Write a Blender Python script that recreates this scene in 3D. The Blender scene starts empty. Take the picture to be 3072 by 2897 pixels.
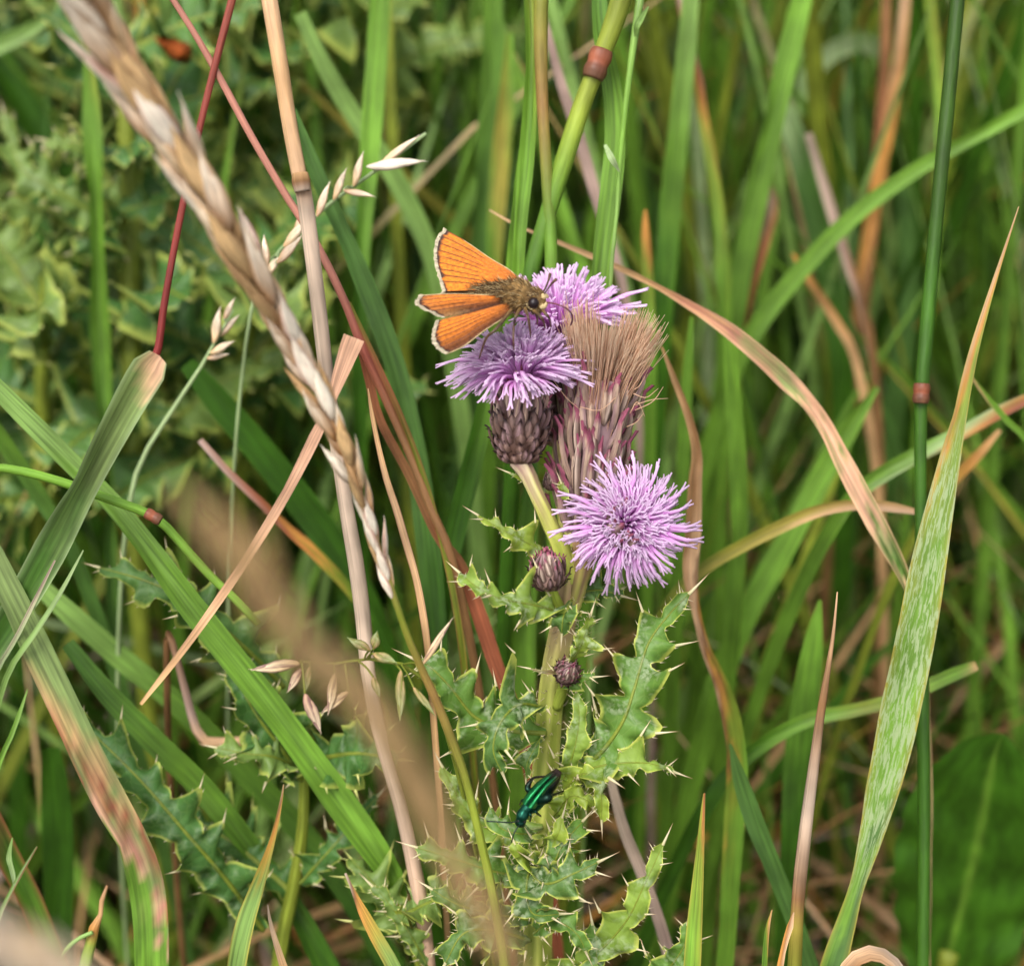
import bpy, math, random
import numpy as np
from mathutils import Vector, Matrix

# ------------------------------------------------------------------ camera, sky, sun, exposure
sc = bpy.context.scene
col = sc.collection
S = 0.01                                   # all shapes below are written in centimetres
PITCH = math.radians(35.0)
DF, WF = 25.0, 12.3                        # focus distance and picture width there (cm)
CT = np.array([0.0, 0.0, 20.0])            # the point looked at, 20 cm above the soil
FW = np.array([0.0, math.cos(PITCH), -math.sin(PITCH)])
UP = np.array([0.0, math.sin(PITCH), math.cos(PITCH)])
RT = np.array([1.0, 0.0, 0.0])
CAM = CT - FW * DF
cd = bpy.data.cameras.new('camera')
cam = bpy.data.objects.new('camera', cd)
col.objects.link(cam)
cam.location = Vector(CAM * S)
cam.rotation_euler = (math.pi / 2 - PITCH, 0, 0)
cd.sensor_width = 36.0
cd.lens = 36.0 * DF / WF
cd.clip_start = 0.005
cd.clip_end = 50.0
cd.dof.use_dof = True
cd.dof.focus_distance = 24.9 * S
cd.dof.aperture_fstop = 18.0
sc.camera = cam

SUN_EL, SUN_AZ = math.radians(62), math.radians(215)
w = bpy.data.worlds.new('World'); sc.world = w; w.use_nodes = True
nt = w.node_tree
sky = nt.nodes.new('ShaderNodeTexSky'); sky.sky_type = 'NISHITA'; sky.sun_disc = False
sky.sun_elevation = SUN_EL; sky.sun_rotation = SUN_AZ
sky.air_density = 1.0; sky.dust_density = 4.0; sky.ozone_density = 0.6
bg = nt.nodes['Background']; bg.inputs['Strength'].default_value = 0.15
hs = nt.nodes.new('ShaderNodeHueSaturation'); hs.inputs['Saturation'].default_value = 0.3   # thin even cloud
nt.links.new(sky.outputs[0], hs.inputs['Color']); nt.links.new(hs.outputs[0], bg.inputs[0])
sl = bpy.data.lights.new('sun', 'SUN'); sl.energy = 1.3; sl.angle = math.radians(28); sl.color = (1.0, 0.96, 0.9)
so = bpy.data.objects.new('sun', sl); col.objects.link(so)
sd = Vector((math.sin(SUN_AZ) * math.cos(SUN_EL), math.cos(SUN_AZ) * math.cos(SUN_EL), math.sin(SUN_EL)))
so.rotation_euler = sd.to_track_quat('Z', 'Y').to_euler()
so.location = sd * 3
sc.view_settings.view_transform = 'Standard'
sc.view_settings.look = 'None'
sc.view_settings.gamma = 1.0
sc.view_settings.exposure = 0.8
sc.cycles.use_denoising = True
sc.cycles.max_bounces = 5
sc.cycles.diffuse_bounces = 3
sc.cycles.glossy_bounces = 2
sc.cycles.transmission_bounces = 3
sc.cycles.use_adaptive_sampling = True
sc.cycles.adaptive_threshold = 0.025
sc.cycles.sample_clamp_indirect = 6.0

# ------------------------------------------------------------------ helpers
rng = np.random.default_rng(7)
random.seed(7)
PX = WF / 3072.0 / DF                      # centimetres per photo pixel per centimetre of depth


def P(x, y, d):
    return CAM + FW * d + RT * ((x - 1536.0) * PX * d) + UP * (-(y - 1448.5) * PX * d)


def pw(wpx, d):
    return wpx * PX * d


def unit(v):
    v = np.asarray(v, float)
    n = np.linalg.norm(v)
    return v / n if n > 1e-12 else v


def lin(h):
    """sRGB hex to linear."""
    c = [int(h[i:i + 2], 16) / 255.0 for i in (0, 2, 4)]
    return np.array([(x / 12.92 if x <= 0.04045 else ((x + 0.055) / 1.055) ** 2.4) for x in c])


C = {k: lin(v) for k, v in dict(
    green='6d9630', bright='7fae3a', dark='3f6a16', deep='36560f', blue='587f38', light='8fb35c', pale='a9bf86',
    olive='7f8a2c', yellow='a3943e', ygreen='97a53a', orange='bd8440', rust='94543a', tan='c39a6c', straw='cda680',
    pink='d0a284', mauve='ad9286', grey='bda792', brown='8a6440', umber='6a4a34', red='8a4638', dred='7a2a28',
    rose='b47a68', cream='e2d2ae', redgreen='8a6a3a', greygreen='849a58', nodered='6a3c28', purple='70484e', husk='e2bc86', husk2='fbf0da', khaki='b09668', khaki2='8a6c44').items()}
for _k in ('green', 'bright', 'dark', 'deep', 'blue', 'light', 'pale', 'olive', 'ygreen', 'greygreen'):
    C[_k] = C[_k] * 0.78


def cr(pts, n):
    """Catmull-Rom through rows of an array."""
    pts = np.asarray(pts, float)
    m = len(pts)
    if m == 2:
        t = np.linspace(0, 1, n)[:, None]
        return pts[0] * (1 - t) + pts[1] * t
    ext = np.vstack([2 * pts[0] - pts[1], pts, 2 * pts[-1] - pts[-2]])
    seg = np.linalg.norm(np.diff(pts[:, :3], axis=0), axis=1) + 1e-9
    cum = np.concatenate([[0], np.cumsum(seg)])
    u = np.linspace(0, cum[-1], n)
    i = np.clip(np.searchsorted(cum, u, side='right') - 1, 0, m - 2)
    t = ((u - cum[i]) / seg[i])[:, None]
    p0, p1, p2, p3 = ext[i], ext[i + 1], ext[i + 2], ext[i + 3]
    return 0.5 * (2 * p1 + (p2 - p0) * t + (2 * p0 - 5 * p1 + 4 * p2 - p3) * t ** 2 + (3 * p1 - p0 - 3 * p2 + p3) * t ** 3)


def tangents(p):
    t = np.gradient(p, axis=0)
    return t / (np.linalg.norm(t, axis=1)[:, None] + 1e-12)


class Geo:
    def __init__(self):
        self.v, self.f, self.c, self.a, self.l, self.n = [], [], [], [], [], 0

    def add(self, v, f, c, a=None, l=None):
        v = np.asarray(v, float).reshape(-1, 3)
        k = len(v)
        c = np.asarray(c, float)
        if c.ndim == 1:
            c = np.tile(c[:3], (k, 1))
        self.v.append(v)
        self.c.append(c[:, :3])
        self.a.append(np.zeros(k) if a is None else np.asarray(a, float).ravel())
        self.l.append(np.zeros(k) if l is None else np.asarray(l, float).ravel())
        self.f.extend([tuple(int(q) + self.n for q in face) for face in f])
        self.n += k

    def mesh(self, name, smooth=True, origin=None):
        v = np.vstack(self.v)
        if origin is not None:
            v = v - origin
        me = bpy.data.meshes.new(name)
        me.from_pydata((v * S).tolist(), [], self.f)
        k = len(v)
        ca = me.color_attributes.new('Col', 'FLOAT_COLOR', 'POINT')
        ca.data.foreach_set('color', np.hstack([np.vstack(self.c), np.ones((k, 1))]).astype(np.float32).ravel())
        for nm, arr in (('across', self.a), ('along', self.l)):
            at = me.attributes.new(nm, 'FLOAT', 'POINT')
            at.data.foreach_set('value', np.concatenate(arr).astype(np.float32))
        if smooth:
            me.polygons.foreach_set('use_smooth', np.ones(len(me.polygons), bool))
        me.update()
        return me


def gridfaces(n, m, close=False, off=0):
    f = []
    for i in range(n - 1):
        for j in range(m if close else m - 1):
            k = (j + 1) % m
            f.append((off + i * m + j, off + i * m + k, off + (i + 1) * m + k, off + (i + 1) * m + j))
    return f


def colours_along(stops, t):
    """stops: colour name, or list of (t, colour name)."""
    if isinstance(stops, str):
        return np.tile(C[stops], (len(t), 1))
    ts = np.array([s[0] for s in stops])
    cs = np.array([C[s[1]] if isinstance(s[1], str) else s[1] for s in stops])
    return np.stack([np.interp(t, ts, cs[:, k]) for k in range(3)], 1)


def tube(g, pts, rad, colour, k=8, n=None, cap=True, wob=0.0):
    pts = np.asarray(pts, float)
    rad = np.ones(len(pts)) * rad if np.isscalar(rad) else np.asarray(rad, float)
    n = n or max(6, 4 * len(pts))
    q = cr(np.hstack([pts, rad[:, None]]), n)
    p, r = q[:, :3], np.maximum(q[:, 3], 1e-4)
    t = tangents(p)
    ref = np.array([0.31, -0.2, 0.93])
    b = np.cross(t, ref)
    b /= np.linalg.norm(b, axis=1)[:, None] + 1e-9
    c = np.cross(t, b)
    ang = np.arange(k) / k * 2 * math.pi
    if wob:
        r = r * (1 + wob * np.interp(np.linspace(0, 1, n), np.linspace(0, 1, max(3, n // 4)), rng.normal(size=max(3, n // 4))))
    v = p[:, None] + r[:, None, None] * (np.cos(ang)[None, :, None] * b[:, None] + np.sin(ang)[None, :, None] * c[:, None])
    T = np.linspace(0, 1, n)
    cl = colours_along(colour, T) if not isinstance(colour, np.ndarray) else (np.tile(colour, (n, 1)) if colour.ndim == 1 else colour)
    L = np.concatenate([[0], np.cumsum(np.linalg.norm(np.diff(p, axis=0), axis=1))])
    f = gridfaces(n, k, True)
    if cap:
        f.append(tuple(range(k - 1, -1, -1)))
        f.append(tuple((n - 1) * k + j for j in range(k)))
    g.add(v.reshape(-1, 3), f, np.repeat(cl, k, 0), np.tile(np.arange(k) / k, n), np.repeat(L, k))


def ground_ext(p, w_, at_end):
    """Carry a path on down to the soil."""
    if not at_end:
        p, w_ = p[::-1], w_[::-1]
    a = p[-1]
    t = unit(p[-1] - p[-2])
    if a[2] > 0.2:
        h = a[2]
        drift = np.array([t[0], t[1] if t[1] > 0 else 0.3 * t[1], 0]) * min(2.0, 0.25 * h)
        c1 = a + t * min(2.5, 0.4 * h)
        c1[2] = max(min(c1[2], a[2] - .2 * h), .2 * h)
        e = c1 + drift * .5
        e[2] = -0.3
        u = (np.arange(1, 9) / 8.0)[:, None]
        q = a * (1 - u) ** 2 + 2 * c1 * u * (1 - u) + e * u ** 2
        p = np.vstack([p, q])
        w_ = np.concatenate([w_, w_[-1] * np.linspace(1, .8, 8)])
    if not at_end:
        p, w_ = p[::-1], w_[::-1]
    return p, w_


def blade(g, pts, wid, colour, roll=0.0, fold=0.3, n=None, twist=0.0, edge=None, patches=0.0, seed=0, normal=None):
    """A leaf blade: a curved, keeled ribbon. pts (k,3) cm, wid (k,) full width in cm."""
    r = np.random.default_rng(seed)
    pts = np.asarray(pts, float)
    n = n or max(44, 8 * len(pts))
    q = cr(np.hstack([pts, np.asarray(wid, float)[:, None]]), n)
    p, wd = q[:, :3], np.maximum(q[:, 3], 0.004)
    t = tangents(p)
    N = (CAM - p) if normal is None else np.tile(np.asarray(normal, float), (n, 1))
    N = N - (N * t).sum(1)[:, None] * t
    N /= np.linalg.norm(N, axis=1)[:, None] + 1e-9
    B = np.cross(t, N)
    T = np.linspace(0, 1, n)
    k = max(3, n // 5)
    wob = np.interp(T, np.linspace(0, 1, k), r.normal(size=k)) * 0.12
    ang = roll + twist * T + wob
    ca, sa = np.cos(ang)[:, None], np.sin(ang)[:, None]
    B2, N2 = B * ca + N * sa, N * ca - B * sa
    ss = np.array([-1, -0.82, -0.45, 0, 0.45, 0.82, 1.0])
    n = len(T)
    fo = fold * (1 + 0.5 * wob / 0.12)
    lat = np.cos(fo)[:, None] * ss[None]
    dep = np.sin(fo)[:, None] * np.abs(ss)[None] ** 0.9
    v = p[:, None] + (wd / 2)[:, None, None] * (lat[..., None] * B2[:, None] + dep[..., None] * N2[:, None])
    kk = max(4, n // 2)
    ragged = np.stack([np.interp(T, np.linspace(0, 1, kk), r.normal(0, 0.035, kk)) for _ in range(7)], 1) * np.sin(T * math.pi)[:, None]
    ragged = ragged + 0.03 * r.normal() * ss[None]
    cl = colours_along(colour, np.clip(T[:, None] + ragged, 0, 1).ravel()).reshape(n, 7, 3)
    if edge is not None:
        for j, e in enumerate((1, 0.25, 0, 0, 0, 0.25, 1)):
            cl[:, j] = cl[:, j] * (1 - e) + C[edge] * e
    if patches:
        for _ in range(int(1 + patches * 4)):
            c0, s0, w0 = r.random(), r.uniform(-1, 1), r.uniform(0.02, 0.07)
            m = np.exp(-((T[:, None] - c0) / w0) ** 2 - ((ss[None] - s0) / 0.6) ** 2)[..., None] * min(1, patches)
            cl = cl * (1 - m) + C[r.choice(['tan', 'rust', 'straw', 'yellow'])] * m
    L = np.concatenate([[0], np.cumsum(np.linalg.norm(np.diff(p, axis=0), axis=1))])
    g.add(v.reshape(-1, 3), gridfaces(n, 7), cl.reshape(-1, 3), np.tile(ss, n), np.repeat(L, 7))


# ------------------------------------------------------------------ materials
def newmat(name):
    m = bpy.data.materials.new(name)
    m.use_nodes = True
    t = m.node_tree
    return m, t, t.nodes['Principled BSDF'], t.nodes['Material Output']


def nd(t, typ, **kw):
    x = t.nodes.new(typ)
    for k, v in kw.items():
        setattr(x, k, v)
    return x


def mathn(t, op, a, b=None, c=None):
    x = nd(t, 'ShaderNodeMath', operation=op)
    for i, val in enumerate((a, b, c)):
        if val is None:
            continue
        if isinstance(val, (int, float)):
            x.inputs[i].default_value = val
        else:
            t.links.new(val, x.inputs[i])
    return x.outputs[0]


def mixc(t, fac, a, b, blend='MIX'):
    x = nd(t, 'ShaderNodeMix', data_type='RGBA', blend_type=blend)
    for sock, val in ((x.inputs[0], fac), (x.inputs[6], a), (x.inputs[7], b)):
        if isinstance(val, (int, float)):
            sock.default_value = val
        elif isinstance(val, (tuple, list, np.ndarray)):
            sock.default_value = (*val[:3], 1)
        else:
            t.links.new(val, sock)
    return x.outputs[2]


def ramp(t, fac, stops):
    x = nd(t, 'ShaderNodeValToRGB')
    e = x.color_ramp.elements
    while len(e) < len(stops):
        e.new(0.5)
    for i, (p_, c_) in enumerate(stops):
        e[i].position = p_
        e[i].color = (*c_[:3], 1) if not isinstance(c_, (int, float)) else (c_, c_, c_, 1)
    t.links.new(fac, x.inputs[0])
    return x.outputs[0]


def leafmat(name, streak=0.35, blotch=0.25, rough=0.5, trans=0.28, spec=0.35, kx=3.0, ky=0.6, bump=0.25, mottle=None):
    m, t, bs, out = newmat(name)
    ca = nd(t, 'ShaderNodeVertexColor', layer_name='Col').outputs[0]
    ac = nd(t, 'ShaderNodeAttribute', attribute_name='across').outputs['Fac']
    al = nd(t, 'ShaderNodeAttribute', attribute_name='along').outputs['Fac']
    oi = nd(t, 'ShaderNodeObjectInfo').outputs['Random']
    cb = nd(t, 'ShaderNodeCombineXYZ')
    t.links.new(mathn(t, 'MULTIPLY', ac, kx), cb.inputs[0])
    t.links.new(mathn(t, 'MULTIPLY', al, ky), cb.inputs[1])
    t.links.new(mathn(t, 'MULTIPLY', oi, 37.0), cb.inputs[2])
    n1 = nd(t, 'ShaderNodeTexNoise'); n1.inputs['Scale'].default_value = 1.6; n1.inputs['Detail'].default_value = 2
    t.links.new(cb.outputs[0], n1.inputs['Vector'])
    geo = nd(t, 'ShaderNodeNewGeometry')
    n2 = nd(t, 'ShaderNodeTexNoise'); n2.inputs['Scale'].default_value = 130; n2.inputs['Detail'].default_value = 2
    t.links.new(geo.outputs['Position'], n2.inputs['Vector'])
    f1 = nd(t, 'ShaderNodeMapRange'); f1.inputs[1].default_value = 0.3; f1.inputs[2].default_value = 0.7
    f1.inputs[3].default_value = 1 - streak; f1.inputs[4].default_value = 1 + streak
    t.links.new(n1.outputs[0], f1.inputs[0])
    f2 = nd(t, 'ShaderNodeMapRange'); f2.inputs[1].default_value = 0.3; f2.inputs[2].default_value = 0.7
    f2.inputs[3].default_value = 1 - blotch; f2.inputs[4].default_value = 1 + blotch
    t.links.new(n2.outputs[0], f2.inputs[0])
    fac = mathn(t, 'MULTIPLY', f1.outputs[0], f2.outputs[0])
    cmul = nd(t, 'ShaderNodeVectorMath', operation='SCALE')
    t.links.new(ca, cmul.inputs[0]); t.links.new(fac, cmul.inputs['Scale'])
    colour = cmul.outputs[0]
    if mottle:
        cb2 = nd(t, 'ShaderNodeCombineXYZ')
        t.links.new(mathn(t, 'MULTIPLY', ac, 5.2), cb2.inputs[0]); t.links.new(mathn(t, 'MULTIPLY', al, 2.9), cb2.inputs[1])
        n3 = nd(t, 'ShaderNodeTexNoise'); n3.inputs['Scale'].default_value = 1.2; n3.inputs['Detail'].default_value = 5
        n3.inputs['Roughness'].default_value = 0.7
        n3.inputs['Distortion'].default_value = 0.7
        t.links.new(cb2.outputs[0], n3.inputs['Vector'])
        mk = ramp(t, n3.outputs[0], [(0.47, 0.0), (0.56, 1.0)])
        lo = ramp(t, al, [(0.0, 0.0), (1.0, 1.0)])
        win = nd(t, 'ShaderNodeMapRange'); win.inputs[1].default_value = mottle[0]; win.inputs[2].default_value = mottle[0] + 1.0
        t.links.new(al, win.inputs[0])
        win2 = nd(t, 'ShaderNodeMapRange'); win2.inputs[1].default_value = mottle[1]; win2.inputs[2].default_value = mottle[1] - 1.2
        t.links.new(al, win2.inputs[0])
        mk = mathn(t, 'MULTIPLY', mathn(t, 'MULTIPLY', mk, win.outputs[0]), win2.outputs[0])
        colour = mixc(t, mathn(t, 'MULTIPLY', mk, 0.85), colour, lin('a3b384'))
    t.links.new(colour, bs.inputs['Base Color'])
    bs.inputs['Roughness'].default_value = rough
    bs.inputs['Specular IOR Level'].default_value = spec
    if bump:
        bp = nd(t, 'ShaderNodeBump'); bp.inputs['Strength'].default_value = bump; bp.inputs['Distance'].default_value = 0.0004
        t.links.new(n1.outputs[0], bp.inputs['Height'])
        t.links.new(bp.outputs[0], bs.inputs['Normal'])
    if trans:
        tr = nd(t, 'ShaderNodeBsdfTranslucent')
        t.links.new(colour, tr.inputs[0])
        mx = nd(t, 'ShaderNodeMixShader'); mx.inputs[0].default_value = trans
        t.links.new(bs.outputs[0], mx.inputs[1]); t.links.new(tr.outputs[0], mx.inputs[2])
        t.links.new(mx.outputs[0], out.inputs[0])
    return m


def thistlemat(name, mott=0.6, edge=1.0):
    """Spiny leaf: pale cord-like margin and midrib, green blade with a whitish bloom in patches."""
    m, t, bs, out = newmat(name)
    ca = nd(t, 'ShaderNodeVertexColor', layer_name='Col').outputs[0]
    ac = nd(t, 'ShaderNodeAttribute', attribute_name='across').outputs['Fac']
    geo = nd(t, 'ShaderNodeNewGeometry')
    n2 = nd(t, 'ShaderNodeTexNoise'); n2.inputs['Scale'].default_value = 330; n2.inputs['Detail'].default_value = 4
    n3 = nd(t, 'ShaderNodeTexNoise'); n3.inputs['Scale'].default_value = 1500; n3.inputs['Detail'].default_value = 3
    vo = nd(t, 'ShaderNodeTexVoronoi', feature='DISTANCE_TO_EDGE'); vo.inputs['Scale'].default_value = 700
    for x in (n2, n3, vo):
        t.links.new(geo.outputs['Position'], x.inputs['Vector'])
    base = mixc(t, ramp(t, n2.outputs[0], [(0.35, 0.0), (0.65, 1.0)]), ca, (0.55, 0.62, 0.45), 'MULTIPLY')
    bl = mathn(t, 'MULTIPLY', ramp(t, n2.outputs[0], [(0.47, 0.0), (0.62, 1.0)]), ramp(t, n3.outputs[0], [(0.42, 0.0), (0.6, 1.0)]))
    base = mixc(t, mathn(t, 'MULTIPLY', bl, mott), base, lin('b4c09c'))
    vein = ramp(t, vo.outputs['Distance'], [(0.0, 1.0), (0.06, 0.0)])
    base = mixc(t, mathn(t, 'MULTIPLY', vein, 0.12), base, lin('a5b86a'))
    mar = ramp(t, mathn(t, 'ADD', ac, mathn(t, 'MULTIPLY', mathn(t, 'SUBTRACT', n3.outputs[0], 0.5), 0.12)),
               [(0.0, 0.8), (0.02, 0.6), (0.045, 0.0), (0.82, 0.0), (0.93, 0.75), (1.0, 1.0)])
    base = mixc(t, mathn(t, 'MULTIPLY', mar, edge), base, lin('c2c95e'))
    t.links.new(base, bs.inputs['Base Color'])
    bs.inputs['Roughness'].default_value = 0.48
    bs.inputs['Specular IOR Level'].default_value = 0.4
    bp = nd(t, 'ShaderNodeBump'); bp.inputs['Strength'].default_value = 0.35; bp.inputs['Distance'].default_value = 0.0005
    t.links.new(vo.outputs['Distance'], bp.inputs['Height']); t.links.new(bp.outputs[0], bs.inputs['Normal'])
    tr = nd(t, 'ShaderNodeBsdfTranslucent'); t.links.new(base, tr.inputs[0])
    mx = nd(t, 'ShaderNodeMixShader'); mx.inputs[0].default_value = 0.22
    t.links.new(bs.outputs[0], mx.inputs[1]); t.links.new(tr.outputs[0], mx.inputs[2]); t.links.new(mx.outputs[0], out.inputs[0])
    return m


MG = leafmat('grass_blade')
MSTUFF = leafmat('grass_mass', blotch=0.35, bump=0)
MDRY = leafmat('dry_grass', streak=0.3, blotch=0.3, rough=0.7, trans=0.18, spec=0.2)
MSTEM = leafmat('stem', streak=0.22, blotch=0.2, rough=0.5, trans=0.0, kx=6, ky=1.2, bump=0.3)
MMOT = leafmat('mottled_blade', streak=0.15, blotch=0.2, mottle=(2.4, 8.8))
MTH = thistlemat('thistle_leaf', 0.55)
MTHB = thistlemat('thistle_leaf_plain', 0.12, 0.7)
MSPINE = leafmat('thistle_spine', streak=0.1, blotch=0.15, trans=0.15, bump=0)
MFLO = leafmat('floret', streak=0.12, blotch=0.12, rough=0.6, trans=0.5, spec=0.2, bump=0)
MPAP = leafmat('seed_hair', streak=0.1, blotch=0.15, rough=0.7, trans=0.4, spec=0.3, bump=0)
MBR = leafmat('bract', streak=0.25, blotch=0.3, rough=0.55, trans=0.0, kx=4, ky=3)
MSPK = leafmat('spikelet', streak=0.3, blotch=0.25, rough=0.6, trans=0.2, kx=5, ky=2)


def make_wingmat():
    m, t, bs, out = newmat('wing')
    ca = nd(t, 'ShaderNodeVertexColor', layer_name='Col').outputs[0]
    ac = nd(t, 'ShaderNodeAttribute', attribute_name='across').outputs['Fac']
    al = nd(t, 'ShaderNodeAttribute', attribute_name='along').outputs['Fac']
    cb = nd(t, 'ShaderNodeCombineXYZ')
    t.links.new(mathn(t, 'MULTIPLY', ac, 70.0), cb.inputs[0]); t.links.new(mathn(t, 'MULTIPLY', al, 9.0), cb.inputs[1])
    n = nd(t, 'ShaderNodeTexNoise'); n.inputs['Scale'].default_value = 1.0; n.inputs['Detail'].default_value = 5
    t.links.new(cb.outputs[0], n.inputs['Vector'])
    geo = nd(t, 'ShaderNodeNewGeometry')
    n2 = nd(t, 'ShaderNodeTexNoise'); n2.inputs['Scale'].default_value = 2600; n2.inputs['Detail'].default_value = 2
    t.links.new(geo.outputs['Position'], n2.inputs['Vector'])
    b = mixc(t, 1.0, ca, ramp(t, n.outputs[0], [(0.3, (0.62, 0.55, 0.5)), (0.55, (1.0, 1.0, 1.0)), (0.75, (1.25, 1.25, 1.2))]), 'MULTIPLY')
    b = mixc(t, 1.0, b, ramp(t, n2.outputs[0], [(0.3, (0.7, 0.66, 0.6)), (0.6, (1.1, 1.1, 1.1))]), 'MULTIPLY')
    t.links.new(b, bs.inputs['Base Color'])
    bs.inputs['Roughness'].default_value = 0.6
    bs.inputs['Specular IOR Level'].default_value = 0.25
    bs.inputs['Sheen Weight'].default_value = 0.15
    bp = nd(t, 'ShaderNodeBump'); bp.inputs['Strength'].default_value = 0.4; bp.inputs['Distance'].default_value = 0.0003
    t.links.new(n2.outputs[0], bp.inputs['Height']); t.links.new(bp.outputs[0], bs.inputs['Normal'])
    return m


def simplemat(name, rough=0.5, metal=0.0, spec=0.5, coat=0.0):
    m, t, bs, out = newmat(name)
    ca = nd(t, 'ShaderNodeVertexColor', layer_name='Col').outputs[0]
    geo = nd(t, 'ShaderNodeNewGeometry')
    n = nd(t, 'ShaderNodeTexNoise'); n.inputs['Scale'].default_value = 1800; n.inputs['Detail'].default_value = 4
    t.links.new(geo.outputs['Position'], n.inputs['Vector'])
    b = mixc(t, 1.0, ca, ramp(t, n.outputs[0], [(0.3, (0.65, 0.65, 0.65)), (0.7, (1.25, 1.25, 1.25))]), 'MULTIPLY')
    t.links.new(b, bs.inputs['Base Color'])
    bs.inputs['Roughness'].default_value = rough
    bs.inputs['Metallic'].default_value = metal
    bs.inputs['Specular IOR Level'].default_value = spec
    bs.inputs['Coat Weight'].default_value = coat
    bp = nd(t, 'ShaderNodeBump'); bp.inputs['Strength'].default_value = 0.3; bp.inputs['Distance'].default_value = 0.0003
    t.links.new(n.outputs[0], bp.inputs['Height']); t.links.new(bp.outputs[0], bs.inputs['Normal'])
    return m


MWING = make_wingmat()
MFUR = simplemat('fur', rough=0.7, spec=0.2)
MEYE = simplemat('eye', rough=0.4, spec=0.4)
MBEET = simplemat('beetle_shell', rough=0.36, metal=0.8)
MLEG = simplemat('insect_leg', rough=0.45)


def soilmat():
    m, t, bs, out = newmat('soil')
    geo = nd(t, 'ShaderNodeNewGeometry')
    n = nd(t, 'ShaderNodeTexNoise'); n.inputs['Scale'].default_value = 60; n.inputs['Detail'].default_value = 8
    n2 = nd(t, 'ShaderNodeTexNoise'); n2.inputs['Scale'].default_value = 420; n2.inputs['Detail'].default_value = 6
    for x in (n, n2):
        t.links.new(geo.outputs['Position'], x.inputs['Vector'])
    b = ramp(t, n.outputs[0], [(0.3, lin('2e221a')), (0.5, lin('4a382a')), (0.7, lin('6a543c'))])
    b = mixc(t, 1.0, b, ramp(t, n2.outputs[0], [(0.3, (0.5, 0.5, 0.5)), (0.7, (1.3, 1.25, 1.2))]), 'MULTIPLY')
    t.links.new(b, bs.inputs['Base Color'])
    bs.inputs['Roughness'].default_value = 0.95
    bs.inputs['Specular IOR Level'].default_value = 0.1
    bp = nd(t, 'ShaderNodeBump'); bp.inputs['Strength'].default_value = 0.8; bp.inputs['Distance'].default_value = 0.003
    t.links.new(n2.outputs[0], bp.inputs['Height']); t.links.new(bp.outputs[0], bs.inputs['Normal'])
    return m


# ------------------------------------------------------------------ objects
def tag(o, label=None, cat=None, group=None, kind=None):
    if label: o['label'] = label
    if cat: o['category'] = cat
    if group: o['group'] = group
    if kind: o['kind'] = kind
    return o


def thing(name, base, label, cat, group=None):
    o = bpy.data.objects.new(name, None)
    o.empty_display_size = 0.01
    col.objects.link(o)
    o.location = Vector(np.asarray(base) * S)
    o['base'] = [float(x) for x in base]
    return tag(o, label, cat, group)


def rootbase(o):
    while o.parent:
        o = o.parent
    return np.array(o['base']) if 'base' in o else np.zeros(3)


def part(name, data, mat, parent, matrix=None, kind=None):
    """data: Geo in world centimetres, or shared mesh data with a world matrix (in metres)."""
    base = rootbase(parent)
    if isinstance(data, Geo):
        me = data.mesh(name, origin=base)
        me.materials.append(mat)
    else:
        me = data
    o = bpy.data.objects.new(name, me)
    col.objects.link(o)
    o.parent = parent
    if matrix is not None:
        o.matrix_basis = Matrix.Translation(Vector(-base * S)) @ matrix
    if kind: o['kind'] = kind
    return o


def single(name, g, mat, base, label, cat, group=None, kind=None):
    me = g.mesh(name, origin=np.asarray(base))
    me.materials.append(mat)
    o = bpy.data.objects.new(name, me)
    col.objects.link(o)
    o.location = Vector(np.asarray(base) * S)
    return tag(o, label, cat, group, kind)


def frame(pos, z, x, sx, sy, sz):
    """Matrix (metres) from a position in cm, z and rough x directions and scales in cm per unit."""
    z = unit(z)
    x = unit(np.asarray(x) - np.dot(x, z) * z)
    if np.linalg.norm(x) < 0.5:
        x = unit(np.cross(z, [0.3, 0.5, 0.8]))
    y = np.cross(z, x)
    m = Matrix.Identity(4)
    for i, (v, s) in enumerate(((x, sx), (y, sy), (z, sz))):
        for k in range(3):
            m[k][i] = v[k] * s
    for k in range(3):
        m[k][3] = pos[k] * S
    return m


# ------------------------------------------------------------------ ground
def ground():
    n = 161
    u = np.linspace(-1, 1, n)
    ax = np.sign(u) * (np.abs(u) ** 2.2) * 600.0
    X, Y = np.meshgrid(ax, ax + 30.0, indexing='ij')
    Z = -0.2 + 0.35 * np.sin(X * 0.21 + 1.0) * np.cos(Y * 0.17) + 0.25 * np.sin(X * 0.53 + Y * 0.47) + rng.normal(size=X.shape) * 0.12
    g = Geo()
    g.add(np.stack([X, Y, Z], -1).reshape(-1, 3), gridfaces(n, n), np.array([.1, .1, .1]))
    me = g.mesh('ground')
    me.materials.append(soilmat())
    o = bpy.data.objects.new('ground', me)
    col.objects.link(o)
    tag(o, 'dark brown crumbly soil under the grass', 'soil', kind='structure')


ground()


def project(v):
    r = v - CAM
    d = r @ FW
    dd = np.maximum(d, 0.1)
    return 1536 + (r @ RT) / (PX * dd), 1448.5 - (r @ UP) / (PX * dd), d


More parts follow.
